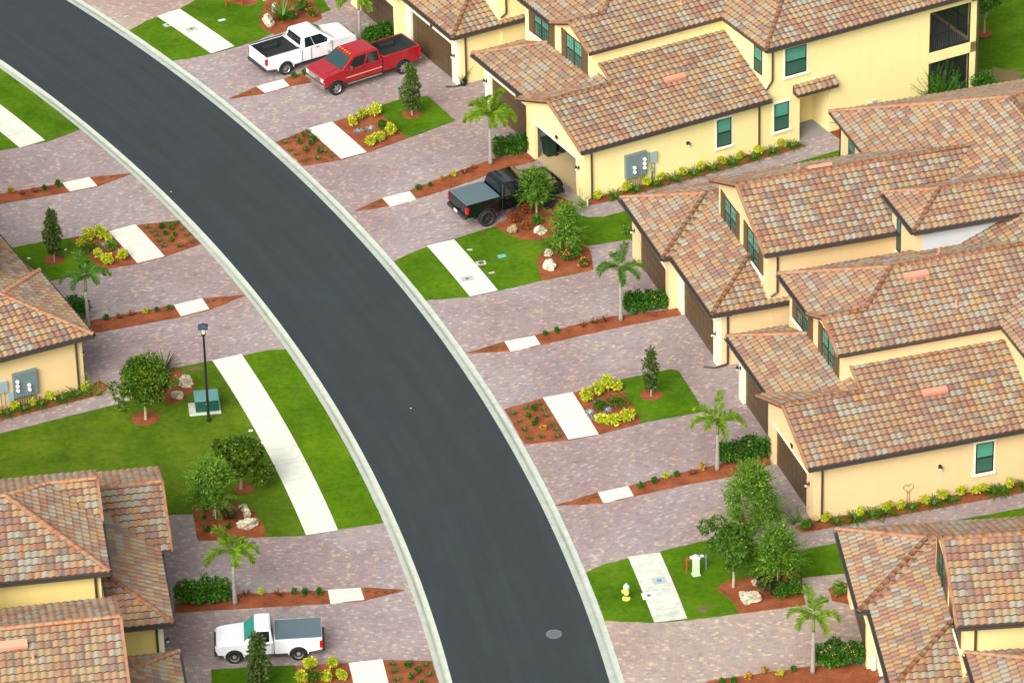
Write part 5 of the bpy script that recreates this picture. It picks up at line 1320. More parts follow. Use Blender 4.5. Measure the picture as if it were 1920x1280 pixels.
# front mulch beds with scattered seedlings
FRONT = {'upper right island': [((577, 247), 's'), ((550, 258), 's'), ((570, 257), 'g'), ((583, 256), 's'), ((534, 268), 's'), ((560, 270), 'o'), ((589, 266), 'g'), ((581, 273), 'g'), ((601, 276), 's'), ((546, 282), 's'), ((574, 285), 'o'), ((557, 291), 's'), ((597, 288), 'g'), ((609, 285), 's'), ((596, 298), 's'), ((572, 301), 's'), ((622, 295), 's')],
         'centre right island': [((985, 765), 's'), ((1009, 758), 's'), ((1000, 770), 'g'), ((1019, 768), 's'), ((962, 776), 's'), ((990, 783), 'o'), ((1006, 790), 'g'), ((1024, 780), 's'), ((973, 791), 's'), ((1000, 798), 'g'), ((1018, 806), 'r'), ((1034, 796), 's'), ((983, 806), 's'), ((1043, 806), 's'), ((992, 822), 's'), ((1015, 820), 's'), ((1046, 819), 's')],
         'left island': [((275, 427), 's'), ((304, 421), 's'), ((302, 429), 'g'), ((329, 419), 's'), ((285, 435), 's'), ((321, 431), 'o'), ((340, 431), 's'), ((292, 442), 's'), ((311, 441), 'g'), ((329, 443), 'g'), ((351, 442), 's'), ((299, 452), 's'), ((322, 453), 'o'), ((360, 454), 's'), ((306, 462), 's'), ((338, 462), 's')],
         'bottom left bed': [((737, 1245), 's'), ((768, 1243), 's'), ((765, 1252), 'g'), ((799, 1247), 's'), ((740, 1259), 's'), ((783, 1262), 'o'), ((804, 1266), 's'), ((745, 1275), 's'), ((771, 1273), 'o'), ((790, 1283), 'g')]}
BN = {'s': 'wispy grey-green tuft', 'g': 'leafy green plant', 'o': 'yellowish olive plant', 'r': 'orange-red plant'}
for isl, lst in FRONT.items():
    cc = {}
    for (x, y), k in lst: cc[k] = cc.get(k, 0) + 1
    idx = {}
    for (x, y), k in sorted(lst, key=lambda q: q[0][0]):
        i = idx.get(k, 0); idx[k] = i+1
        lb = '%s, %sfrom the left in the kerbside mulch of the %s' % (BN[k], (ORD[i] + ' ') if cc[k] > 1 else 'alone ', isl)
        if cc[k] == 1: lb = 'only %s in the kerbside mulch of the %s' % (BN[k], isl)
        P = {'s': P_SMALL, 'g': P_BUSH, 'o': P_OLB, 'r': P_ORG}[k]
        place(P, G(x, y, 0.06), lb, 'plant', 'small plants in the kerbside mulch beds')
# plants along divider strips
STR = {'strip beside the black pickup': [((786, 356), 'g'), ((808, 350), 'g'), ((828, 339), 'o'), ((848, 331), 'y'), ((871, 325), 'r'), ((889, 316), 'r')],
       'strip before the red pickup': [((549, 146), 'g'), ((572, 141), 'g')],
       'strip below the white boulder lawn': [((1023, 628), 'g'), ((1044, 625), 'g'), ((1093, 611), 'r'), ((1114, 605), 'r'), ((1136, 601), 'r')],
       'strip beside the tall feathery tree': [((1200, 914), 'g'), ((1225, 906), 'g'), ((1250, 898), 'y'), ((1270, 893), 'g'), ((1299, 888), 'r'), ((1318, 880), 'o')],
       'strip at the lower right corner': [((1352, 1281), 'g'), ((1377, 1280), 'g'), ((1404, 1272), 'o'), ((1433, 1262), 'o'), ((1461, 1266), 'y'), ((1489, 1258), 'g')],
       'strip near the left palm': [((198, 600), 'g'), ((224, 596), 'r'), ((247, 591), 'r'), ((271, 588), 'y'), ((295, 584), 'g'), ((316, 581), 'g')],
       'strip at the left edge': [((20, 362), 'o'), ((41, 364), 'r'), ((66, 360), 'r'), ((85, 357), 'g'), ((108, 351), 'g')],
       'strip above the small white pickup': [((462, 1115), 'r'), ((491, 1114), 'y'), ((524, 1115), 'r'), ((550, 1113), 'g'), ((574, 1114), 'g'), ((597, 1115), 'g')]}
SN = {'g': 'small green plant', 'o': 'small orange-leaved plant', 'y': 'small yellow plant', 'r': 'small dark red plant'}
for st, lst in STR.items():
    cc = {}; idx = {}
    for (x, y), k in lst: cc[k] = cc.get(k, 0) + 1
    for (x, y), k in lst:
        i = idx.get(k, 0); idx[k] = i+1
        lb = ('%s, %s from the left in the %s' % (SN[k], ORD[i], st)) if cc[k] > 1 else 'only %s in the %s' % (SN[k], st)
        P = {'g': P_BUSH, 'o': P_ORG, 'y': P_YELW, 'r': P_RED}[k]
        place(P, G(x, y, 0.062), lb, 'plant', 'small plants in the divider strips', 1.05 if k != 'y' else 0.62)
# tiny sprouts on the pointed tips of the strips
tips = {'upper right strip tip': [(452, 180), (468, 174), (481, 170)], 'second strip tip': [(700, 386), (712, 380)], 'middle right strip tip': [(918, 655), (932, 650), (943, 654)], 'lower right strip tip': [(1092, 936), (1104, 938), (1117, 932)],
        'left middle strip tip': [(391, 566), (401, 563), (418, 562), (437, 559)], 'lower left strip tip': [(688, 1108), (704, 1111), (722, 1109), (738, 1108)], 'left edge strip tip': [(192, 337), (208, 333)]}
for tn, lst in tips.items():
    for i, (x, y) in enumerate(lst):
        place(P_SMALL, G(x, y, 0.062), 'tiny green sprout, %s from the left on the %s' % (ORD[i], tn), 'plant', 'tiny sprouts on the strip tips', 0.45)
# plants along the side walls
def wallrow(F_, v, us, kinds, desc):
    cc = {}; idx = {}
    for i, (u, k) in enumerate(zip(us, kinds)):
        n_ = idx.get(k, 0); idx[k] = n_+1
        p = F_.w(u, v + (0.12 if k == 'y' else -0.12)*(1 if v < 0 else -1)*1.0, 0.055)
        nm = 'yellow shrub' if k == 'y' else 'dark green grassy clump'
        place(P_YELW if k == 'y' else P_TUFT, p, '%s, %s along the %s' % (nm, ORD[n_], desc), 'shrub' if k == 'y' else 'plant', 'plants along the house walls', 0.90 if k == 'y' else 1.2)
wallrow(FA, -0.36, [0.75, 1.55, 2.35, 2.85, 3.55, 4.0, 4.55, 5.1, 5.75, 6.3, 6.95, 7.45, 8.1, 8.7, 9.3, 9.95, 10.5, 11.15, 11.8, 12.35], 'ygygygygygygygygygyg', 'upper right building side wall from its corner')
wallrow(FD, -0.40, [0.55, 0.95, 1.85, 2.25, 2.7, 3.35, 3.6, 4.15, 4.65, 5.35, 5.75, 6.25, 6.6, 7.3, 7.95, 8.35, 8.75, 9.15, 9.65, 10.3], 'yggyggyygygygyyyggyg', 'tan right building side wall from its corner')
wallrow(FF, 27.12, [0.15, 0.75, 1.5, 1.95, 2.6, 3.0, 3.5, 3.9, 4.4, 4.9, 5.4, 6.1], 'yggygygygygy', 'left tan building side wall from its corner')
# red and orange foliage, flowers and spiky plants of the big beds
shrub(963, 418, .45, .75, 800, ML_RED, 401, 'red_shrub', 'red-leaved shrub behind the mossy boulder near the black pickup', 'shrub', .06)
shrub(985, 402, .5, .9, 900, ML_RED, 402, 'red_shrub', 'taller orange-red shrub under the tree at the black pickup', 'shrub', .06)
shrub(988, 430, .3, .5, 450, ML_RED, 403, 'red_shrub', 'small red shrub between the two boulders', 'shrub', .055)
shrub(1008, 420, .36, .5, 600, ML_HEDGE, 404, 'low_bush', 'low green bush between the boulders and tree trunk', 'bush', .055)
shrub(1068, 488, .62, .85, 1500, ML_HEDGE, 405, 'flowering_bush', 'green bush with red flowers in the bed with white boulders', 'bush', .06, None, .06, M_FLOR, 12)
shrub(1092, 500, .35, .45, 600, ML_HEDGE, 406, 'flowering_bush', 'low bush covered in red flowers at the driveway corner', 'bush', .055, None, .06, M_FLOR, 12)
spiky(1045, 470, 46, 1.1, ML_DARK, 407, 'spiky_plant', 'dark purple spiky plant next to the white boulders', 'plant', .035, .5)
spiky(530, 38, 60, 1.5, ML_TUFT, 408, 'spiky_plant', 'large green sword-leaved plant behind the big pale boulder', 'plant', .045, .35)
shrub(547, 36, .36, .6, 600, ML_HEDGE, 409, 'flowering_bush', 'green bush with orange flowers next to the sword-leaved plant', 'bush', .06, None, .06, M_FLOR, 8)
shrub(565, 20, .5, .8, 900, ML_HEDGE, 410, 'flowering_bush', 'taller orange flowered bush above the white pickup cab', 'bush', .06, None, .06, M_FLOR, 10)
shrub(584, 32, .36, .5, 600, ML_HEDGE, 411, 'flowering_bush', 'orange flowered bush at the right end of the top bed', 'bush', .055, None, .06, M_FLOR, 12)
shrub(545, 2, .5, .9, 800, ML_RED, 412, 'red_shrub', 'dark red shrub cut by the top edge of the picture', 'shrub', .06)
for i, ((x, y), lb) in enumerate((((1432, 1108), 'dark leafy plant left of the thin trunk in the lower right bed'), ((1448, 1116), 'dark bush at the front of the lower right bed'), ((1466, 1122), 'green leafy clump beneath the wispy tree'), ((1492, 1118), 'bushy green plant near the right end of the lower right bed'))):
    shrub(x, y, .46, .85, 900, ML_HEDGE if i > 1 else ML_DARK, 420+i, 'low_bush', lb, 'bush', .06)
spiky(1450, 1098, 46, 1.0, ML_DARK, 430, 'spiky_plant', 'dark maroon spiky plant beneath the wispy tree', 'plant', .04, .5)
shrub(1484, 1098, .36, .75, 500, ML_HEDGE, 431, 'flowering_bush', 'bush with scarlet flowers beneath the wispy tree', 'bush', .06, None, .06, M_FLOR, 12)
spiky(1398, 992, 36, .8, ML_RED, 432, 'spiky_plant', 'reddish spiky plant at the foot of the tall feathery tree', 'plant', .035, .5)
spiky(309, 694, 40, 1.15, ML_DARK, 433, 'spiky_plant', 'tall dark spiky plant behind the olive tree on the left lawn', 'plant', .045, .35)
upright('wispy_shrub', G(292, 700, .06), 1.6, .6, 26, ML_FERN, 434, 'pale wispy shrub behind the olive tree on the left lawn', .045)
shrub(392, 952, .3, .55, 400, ML_DARK, 435, 'low_bush', 'dark bush at the foot of the blue-green tree', 'bush', .06)
spiky(432, 972, 40, .9, ML_DARK, 436, 'spiky_plant', 'grey-green spiky plant left of the two pale boulders', 'plant', .03, .5)
for i, (x, y) in enumerate(((381, 957), (385, 973), (389, 995), (420, 964), (429, 990))):
    place(P_BUSH, G(x, y, .062), 'small dark green plant, %s from the left in the bed below the blue-green tree' % ORD[i], 'plant', 'small plants below the blue-green tree', 1.0)
upright('upright_shrub', G(174, 742, .05), 1.35, .4, 26, ML_FERN, 437, 'upright green shrub at the corner of the left tan building', .05)
upright('upright_shrub', G(1496, 985, .05), 1.2, .4, 24, ML_HEDGE, 438, 'upright green shrub at the corner of the tan end garage', .05)
shrub(1513, 992, .36, .55, 600, ML_TUFT, 439, 'low_bush', 'low dark bush at the front corner of the tan end building', 'bush', .055)
shrub(1574, 1117, .42, .8, 700, ML_FERN, 440, 'low_bush', 'green bush in the small bed at the lower right house corner', 'bush', .06)
upright('upright_shrub', G(1085, 392, .05), 1.2, .4, 22, ML_FERN, 441, 'green shrub beside the open garage pier', .05)
shrub(1172, 440, .25, .5, 260, ML_FERN, 442, 'low_bush', 'small green bush at the far corner of the middle right garages', 'bush', .05)
# boulders
def boulder(x, y, rx, ry, rz, seed, lb, rot=0.0, mat=None):
    bm = bmesh.new(); bmesh.ops.create_icosphere(bm, subdivisions=4, radius=1.0)
    rg = random.Random(seed); ks = [(rvec(rg).normalized(), rg.uniform(0.5, 0.92)) for _ in range(11)]
    from mathutils import noise as mn
    for v in bm.verts:
        n = v.co.normalized(); r = 1.0
        for k, dd in ks:
            c = n.dot(k)
            if c > dd: r = min(r, dd/c)
        r += 0.20*mn.noise(n*2.3 + Vector((seed, 0, 0))) + 0.13*mn.noise(n*5.5 + Vector((0, seed, 0))) + 0.06*mn.noise(n*12)
        v.co = Vector((n.x*r*rx, n.y*r*ry, max(-0.05, n.z*r*rz + rz*0.45)))
    me = bpy.data.meshes.new('boulder'); bm.to_mesh(me); bm.free(); me.materials.append(mat or M_ROCK)
    me.polygons.foreach_set('use_smooth', [False]*len(me.polygons))
    o = bpy.data.objects.new('boulder', me); COL.objects.link(o); o.location = G(x, y, .06); o.rotation_euler = (0, 0, rot)
    return tag(o, lb, 'boulder', 'pale boulders in the mulch beds')
boulder(505, 48, .40, .34, .52, 1, 'large pale yellow boulder at the left end of the top bed')
boulder(515, 24, .16, .2, .45, 2, 'narrow upright pale stone behind the large yellow boulder')
boulder(527, 35, .08, .08, .12, 3, 'tiny pale stone at the foot of the sword-leaved plant')
boulder(496, 1, .16, .16, .25, 4, 'pale boulder cut by the top edge')
boulder(962, 436, .34, .27, .34, 5, 'mossy brown and cream boulder near the black pickup', .3, rock_mat('mottled_rock', (0.42, 0.33, 0.16), (0.10, 0.06, 0.025)))
boulder(1013, 437, .38, .25, .30, 6, 'long grey-white boulder right of the mossy one', .5)
boulder(1027, 478, .24, .2, .26, 7, 'small white boulder beside the dark spiky plant', .2)
boulder(1031, 505, .33, .3, .40, 8, 'big white rounded boulder at the near left of its bed', .1, rock_mat('white_rock', (0.74, 0.70, 0.54), (0.45, 0.40, 0.28)))
boulder(347, 722, .5, .36, .36, 9, 'long pale boulder right of the olive tree', -.5)
boulder(334, 745, .40, .3, .3, 10, 'pale boulder nearer the lawn edge right of the olive tree', .1)
boulder(456, 957, .24, .2, .28, 11, 'upper smaller boulder of the pair beside the left sidewalk', -.3)
boulder(468, 987, .58, .38, .36, 12, 'widest cream boulder of the pair beside the left sidewalk', .05)
boulder(463, 971, .2, .16, .4, 13, 'small knob of rock behind the widest cream boulder')
boulder(420, 946, .16, .1, .12, 14, 'thin white stone behind the thin grey stake')
boulder(1404, 1128, .60, .40, .42, 15, 'big pitted cream boulder in the lower right bed', -.1)
boulder(1416, 1095, .2, .18, .25, 16, 'small tan boulder behind the big pitted one')

# ------------------------------------------------------------------ pickups
def paint(name, col, rough=0.25, coat=0.6):
    m, t, b = new_mat(name); b.inputs['Base Color'].default_value = (*col, 1); b.inputs['Roughness'].default_value = rough
    b.inputs['Coat Weight'].default_value = coat; b.inputs['Coat Roughness'].default_value = 0.08
    tc = N(t, 'ShaderNodeTexCoord'); nz = noise(t, tc.outputs['Object'], 1.5, 3)
    r = ramp(t, [(0.3, tuple(c*0.93 for c in col)), (0.7, tuple(min(1, c*1.04) for c in col))]); L(t, nz.outputs[0], r.inputs[0]); L(t, r.outputs[0], b.inputs['Base Color'])
    return m
M_TYRE = simple('tyre_rubber', (0.014, 0.014, 0.015), 0.8); M_RIM = simple('alloy_rim', (0.50, 0.50, 0.50), 0.3, metal=0.8, spec=0.5)
M_STEELRIM = simple('steel_rim', (0.42, 0.40, 0.36), 0.4, metal=0.5)
M_CHROME = simple('chrome', (0.6, 0.6, 0.6), 0.15, metal=1.0); M_PLAST = simple('black_plastic', (0.022, 0.022, 0.024), 0.55)
M_CARGL = glass_mat('car_glass_dark', (0.012, 0.018, 0.020), 0.05); M_WSH = glass_mat('windscreen_teal', (0.018, 0.05, 0.052), 0.05); M_WSH2 = glass_mat('windscreen_bright_teal', (0.05, 0.30, 0.25), 0.05); M_WSH3 = glass_mat('windscreen_olive', (0.13, 0.13, 0.07), 0.05)
M_TAIL = simple('red_lens', (0.45, 0.01, 0.01), 0.2); M_AMB = simple('amber_lens', (0.80, 0.32, 0.02), 0.25); M_HEADL = simple('clear_lens', (0.70, 0.68, 0.60), 0.15)
M_LINER = simple('bed_liner', (0.018, 0.022, 0.024), 0.7, var=0.2, scale=3); M_TONN = simple('vinyl_cover', (0.085, 0.13, 0.145), 0.5, var=0.06, scale=2)
def arcpoly(cx, r, z0, x_from_rear=True, n=10):
    """wheel-arch points from rear to front along the sill"""
    a0 = math.asin(max(-1, min(1, (z0 - 0.0)/r)))
    return [(cx - r*math.cos(a0 + (PI - 2*a0)*i/n), r*math.sin(a0 + (PI - 2*a0)*i/n)) for i in range(n+1)]
def truck(name, loc, rz, lb, P):
    root = empty(name, loc, rz, lb, 'pickup truck')
    wb, fo, ro_, W_, wr = P['wb'], P['fo'], P['ro'], P['W'], P['wr']
    zs, zb, zrf, zrail = P['sill'], P['belt'], P['roof'], P['rail']
    xc, xw, xr0, xr1 = P['xc'], P['xw'], P['xr0'], P['xr1']; y = W_/2; ar = wr + 0.09
    xf = wb + fo; xr = -ro_; zhood = P['hood']; zw = wr
    pm = P['paint']
    def taper(v, amt=0.09):
        x, yy, z = v
        f = max(0, (x - (xf-0.9))/0.9); yy *= 1 - amt*f*f
        f2 = max(0, ((xr+0.25) - x)/0.25); yy *= 1 - 0.03*f2
        hgt = max(0.0, (z - (zs+0.35)))/0.9; yy *= 1 - 0.05*hgt
        lo = max(0.0, (zs+0.30 - z)); yy *= 1 - 0.10*lo
        return (x, yy, z)
    def arch(cx):
        h0 = zs - zw; a0 = math.asin(max(-0.99, h0/ar))
        return [(cx + ar*math.cos(a), zw + ar*math.sin(a)) for a in [PI - a0 - (PI-2*a0)*i/12 for i in range(13)]]
    # front body: cab lower + hood + front wings
    pr = [(xc, zs)] + arch(wb) + [(xf-0.10, zs+0.02), (xf-0.02, zs+0.25), (xf-0.0, zhood-0.30), (xf-0.06, zhood-0.12), (xf-0.22, zhood-0.05), (xf-0.7, zhood), (xw-0.05, zhood+0.07), (xw-0.35, zb), (xc, zb)]
    m = MB(); m.prism([(x, -y, z) for x, z in pr], (0, 2*y, 0)); m.v = [taper(v) for v in m.v]
    body = m.build('body', pm, root, bevel=0.045)
    # raised bonnet centre
    m = MB(); hy = y*0.62
    m.prism([(xf-0.20, -hy, zhood-0.10), (xf-0.28, -hy, zhood-0.015), (xf-0.75, -hy, zhood+0.045), (xw+0.03, -hy, zhood+0.105), (xw+0.03, -hy, zhood-0.05)], (0, 2*hy, 0)); m.v = [taper(v) for v in m.v]
    m.build('bonnet', pm, root, bevel=0.04)
    # cab roof and pillars
    yt = y*P.get('tumble', 0.80); yb = y*0.955
    def ring4(x0, x1, yy, z): return [(x0, -yy, z), (x1, -yy, z), (x1, yy, z), (x0, yy, z)]
    m = MB()
    lowr = ring4(xc+0.03, xw, yb, zb-0.03); upr = ring4(xr0, xr1, yt, zrf-0.07)
    m.add(lowr + upr, [(0, 1, 5, 4), (1, 2, 6, 5), (2, 3, 7, 6), (3, 0, 4, 7), (4, 5, 6, 7), (3, 2, 1, 0)])
    cab = m.build('cab', pm, root, bevel=0.05)
    m = MB(); top = ring4(xr0-0.0, xr1+0.02, yt+0.005, zrf-0.09); top2 = ring4(xr0+0.10, xr1-0.14, yt-0.10, zrf)
    m.add(top + top2, [(0, 1, 5, 4), (1, 2, 6, 5), (2, 3, 7, 6), (3, 0, 4, 7), (4, 5, 6, 7), (3, 2, 1, 0)])
    m.build('roof', pm, root, bevel=0.05)
    # glass on the cab faces
    def face(a, b_, c, d, ins, off):
        a, b_, c, d = map(Vector, (a, b_, c, d)); n = (b_-a).cross(d-a).normalized()*off
        l0, l1, t0, t1 = ins
        def P2(s, t_): return (a.lerp(b_, s)).lerp(d.lerp(c, s), t_) + n
        return [P2(l0, t0), P2(l1, t0), P2(l1, t1), P2(l0, t1)], n
    def glass(nm, quad, n, mat, th=0.012, fr=True):
        g = MB(); g.prism([p - n*0 for p in quad], -n.normalized()*th); o = g.build(nm, mat, root); return o
    lw = [Vector(v) for v in lowr]; uw = [Vector(v) for v in upr]
    q, n = face(lw[1], lw[2], uw[2], uw[1], (0.05, 0.95, 0.10, 0.93), 0.022); glass('windscreen', q, n, P['wsh'])
    q, n = face(lw[3], lw[0], uw[0], uw[3], (0.10, 0.90, 0.22, 0.90), 0.022); glass('rear_window', q, n, M_CARGL)
    for sd in (0, 1):
        A0, B0, B1, A1 = ((lw[0], lw[1], uw[1], uw[0]) if sd == 0 else (lw[2], lw[3], uw[3], uw[2]))
        for (s0, s1) in P['wins']:
            if sd == 1: s0, s1 = 1-s1, 1-s0
            q, n = face(A0, B0, B1, A1, (s0, s1, 0.07, 0.95), 0.018)
            glass('side_window', q, n, M_CARGL)
    # bed: open box
    m = MB(); t_ = 0.075
    prs = [(xr+0.02, zs+0.12)] + [(xr+0.02, zs+0.12)][:0] + [(-ar-0.05, zs+0.02)] + arch(0) + [(xc-0.03, zs), (xc-0.03, zrail), (xr+0.02, zrail)]
    for sd in (-1, 1):
        y0 = sd*y; m.prism([(x, y0, z) for x, z in prs], (0, -sd*t_*1.6, 0))
    m.box(xc-0.13, xc-0.03, -y+0.1, y-0.1, zs+0.1, zrail)
    m.box(xr, xr+0.07, -y+0.04, y-0.04, zs+0.16, zrail)
    m.v = [taper(v) for v in m.v]
    bedo = m.build('cargo_bed', pm, root, bevel=0.025)
    m = MB(); zf = zs + 0.42
    m.box(xr+0.07, xc-0.13, -y+0.13, y-0.13, zf-0.1, zf)
    for sd in (-1, 1):
        yy0, yy1 = sorted((sd*(y-0.175), sd*(y-0.125))); m.box(xr+0.07, xc-0.13, yy0, yy1, zf, zrail-0.015)
        yy0, yy1 = sorted((sd*(y-0.42), sd*(y-0.17))); m.box(-0.42, 0.42, yy0, yy1, zf, zf+0.2)
    m.box(xr+0.07, xr+0.12, -y+0.17, y-0.17, zf, zrail-0.015); m.box(xc-0.18, xc-0.13, -y+0.17, y-0.17, zf, zrail-0.015)
    for k in range(7):
        yy = -y+0.35 + k*(2*y-0.7)/6; m.box(xr+0.14, xc-0.2, yy-0.02, yy+0.02, zf, zf+0.02)
    m.build('bed_liner', M_LINER, bedo)
    if P.get('cover'):
        m = MB(); m.prism([(xr+0.03, -y+0.09, zrail-0.01), (xr+0.03, -y+0.11, zrail+0.035), (xr+0.03, 0, zrail+0.06), (xr+0.03, y-0.11, zrail+0.035), (xr+0.03, y-0.09, zrail-0.01)], (xc-xr-0.10, 0, 0))
        m.build('bed_cover', P['cover'], root, bevel=0.015)
    if P.get('rails'):
        for sd in (-1, 1):
            m = MB(); yy = sd*(y*0.925); m.box(xr+0.05, xc-0.1, min(yy-0.05, yy+0.05), max(yy-0.05, yy+0.05), zrail-0.005, zrail+0.022)
            m.build('bed_rail_cap', M_PLAST, bedo)
    # bumpers, grille, lights
    m = MB(); m.box(xf-0.12, xf+0.05, -y*0.90, y*0.90, zs-0.02, zs+0.24); m.build('front_bumper', P['fb'], root, bevel=0.04)
    m = MB(); m.box(xr-0.10, xr+0.05, -y*0.93, y*0.93, zs+0.04, zs+0.22); m.build('rear_bumper', P['rb'], root, bevel=0.03)
    m = MB(); m.box(xf-0.10, xf+0.015, -y*0.60, y*0.60, zs+0.30, zhood-0.16)
    for k in range(4): m.box(xf+0.015, xf+0.03, -y*0.58, y*0.58, zs+0.33+k*0.07, zs+0.35+k*0.07)
    m.build('grille', P['gr'], root)
    for sd in (-1, 1):
        a, c = sorted((sd*y*0.62, sd*y*0.87)); m = MB(); m.box(xf-0.22, xf-0.0, a, c, zs+0.34, zhood-0.19); m.build('headlight', M_HEADL, root, bevel=0.02)
        a, c = sorted((sd*y*0.84, sd*y*0.905)); m = MB(); m.box(xf-0.26, xf-0.03, a, c, zs+0.30, zs+0.42); m.build('turn_light', M_AMB, root)
        a, c = sorted((sd*y*0.86, sd*y*0.975)); m = MB(); m.box(xr-0.012, xr+0.13, a, c, zrail-0.50, zrail-0.12); m.build('tail_light', M_TAIL, root)
        # mirrors, handles
        m = MB(); yy = sd*(y*1.0); m.box(xw-0.62, xw-0.50, min(yy, yy+sd*0.20), max(yy, yy+sd*0.20), zb+0.02, zb+0.22); m.box(xw-0.58, xw-0.54, min(sd*y*0.9, yy), max(sd*y*0.9, yy), zb+0.05, zb+0.10)
        m.build('mirror', P.get('mir', pm), root, bevel=0.02)
        for hx in P['handles']:
            m = MB(); yy = sd*y*0.975; m.box(hx, hx+0.17, min(yy, yy+sd*0.035), max(yy, yy+sd*0.035), zb-0.14, zb-0.10); m.build('door_handle', P['hd'], root)
        # door seams
        m = MB()
        for sx in P['seams']:
            yy = sd*y*1.001; m.box(sx-0.008, sx+0.008, min(yy, yy-sd*0.03), max(yy, yy-sd*0.03), zs+0.06, zb-0.04)
        m.build('door_seam', M_PLAST, body)
        if P.get('stripe'):
            m = MB(); yy = sd*(y*1.0); m.box(xc+0.05, wb-ar-0.1, min(yy, yy+sd*0.012), max(yy, yy+sd*0.012), zs+0.30, zs+0.36); m.build('side_trim', P['stripe'], body)
        if P.get('step'):
            m = MB(); m.tube((xc+0.1, sd*(y+0.03), zs-0.03), (wb-ar-0.12, sd*(y+0.03), zs-0.03), 0.05, 0.05, 8); m.build('side_step', P['step'], root)
        # wheel-arch lips
        for cx in (0, wb):
            m = MB(); pts_ = [(cx + (ar+0.0)*math.cos(PI*i/12), sd*(y*0.985), zw + (ar+0.0)*math.sin(PI*i/12)) for i in range(13)]
            for i in range(12): m.tube(pts_[i], pts_[i+1], 0.033, 0.033, 5)
            m.build('wheel_arch', P.get('flare', pm), root, smooth=True)
    # underside
    m = MB(); m.box(-0.5, wb+0.5, -y*0.5, y*0.5, zs-0.12, zs+0.1); m.tube((0, -y+0.2, zw), (0, y-0.2, zw), 0.07, 0.07, 8); m.tube((wb, -y+0.2, zw), (wb, y-0.2, zw), 0.06, 0.06, 8)
    m.box(-ar-0.05, ar+0.05, -y*0.72, y*0.72, zw, zs+0.40); m.box(wb-ar-0.02, wb+ar+0.02, -y*0.72, y*0.72, zw, zw+ar+0.0)
    m.build('chassis', M_PLAST, root)
    for cx in (0, wb):
        for sd in (-1, 1):
            T = Matrix.Translation((cx, sd*(y-0.13), zw)) @ Matrix.Rotation(R(-90*sd), 4, 'X')
            m = MB(); r_ = wr; h = P.get('tw', 0.25)/2
            m.lathe([(r_*0.62, -h), (r_*0.90, -h), (r_*0.985, -h*0.75), (r_, -h*0.3), (r_, h*0.3), (r_*0.985, h*0.75), (r_*0.90, h), (r_*0.62, h), (r_*0.60, h*0.5)], 28, T=T, cap=False)
            wh = m.build('wheel', M_TYRE, root, smooth=True)
            m = MB(); m.lathe([(r_*0.62, h*0.98), (r_*0.58, h*0.80), (r_*0.54, h*0.35), (0.02, h*0.30)], 28, T=T, cap=False)
            sp_n = P.get('spokes', 6)
            for k in range(sp_n):
                a = 2*PI*k/sp_n; Tk = T @ Matrix.Rotation(a, 4, 'Z'); m.box(0.03, r_*0.57, -0.035, 0.035, h*0.30, h*0.86, T=Tk)
            m.lathe([(0.085, h*0.5), (0.085, h*0.95), (0.05, h*1.05)], 12, T=T)
            m.build('rim', P['rim'], wh)
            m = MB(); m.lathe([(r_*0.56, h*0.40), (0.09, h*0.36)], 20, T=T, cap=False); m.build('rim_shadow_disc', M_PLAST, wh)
    return root
W_P = paint('white_car_paint', (0.80, 0.82, 0.83)); R_P = paint('red_car_paint', (0.30, 0.003, 0.008)); K_P = paint('black_car_paint', (0.002, 0.004, 0.006), 0.12, 0.35)
def tloc(px_, py_, rz, z=0.42, W_=2.0, side=-1, wr=0.4):
    """rear axle centre from the photo position of a near-side hub"""
    p = G(px_, py_, wr); d = Vector((math.cos(rz), math.sin(rz), 0)); left = Vector((-d.y, d.x, 0))
    return Vector((p.x, p.y, 0.02)) - left*(side*(W_/2-0.05))
common = dict(tumble=0.80)
f = truck('pickup_truck', tloc(535.8, 129.4, R(31.2), W_=2.03, side=-1, wr=.40), R(31.2), 'white extended cab pickup with open black bed parked nose towards the garages',
      dict(wb=3.69, fo=0.86, ro=1.22, W=2.03, wr=0.40, sill=0.50, belt=1.30, roof=1.93, rail=1.40, hood=1.27, xc=1.02, xw=3.25, xr0=1.22, xr1=2.45, paint=W_P, wsh=M_WSH3, wins=((0.09, 0.36), (0.38, 0.86)),
           fb=M_CHROME, rb=M_PLAST, gr=M_PLAST, handles=(1.95,), hd=M_PLAST, seams=(1.05, 1.62, 2.95), rim=M_RIM, rails=True, mir=W_P))
g = truck('pickup_truck', tloc(755.6, 127.3, R(213.0), W_=2.0, side=1, wr=.41), R(213.0), 'red crew cab pickup with chrome side steps facing the road',
      dict(wb=4.26, fo=0.80, ro=1.15, W=2.0, wr=0.41, sill=0.56, belt=1.34, roof=1.97, rail=1.42, hood=1.30, xc=1.30, xw=3.95, xr0=1.45, xr1=3.15, paint=R_P, wsh=M_WSH, wins=((0.07, 0.40), (0.46, 0.86)),
           fb=M_CHROME, rb=M_CHROME, gr=M_CHROME, handles=(1.55, 2.55), hd=M_PLAST, seams=(1.34, 2.42, 3.6), rim=M_RIM, stripe=simple('pale_pink_trim', (0.65, 0.30, 0.22), .4), step=M_CHROME, flare=M_PLAST, mir=M_CHROME))
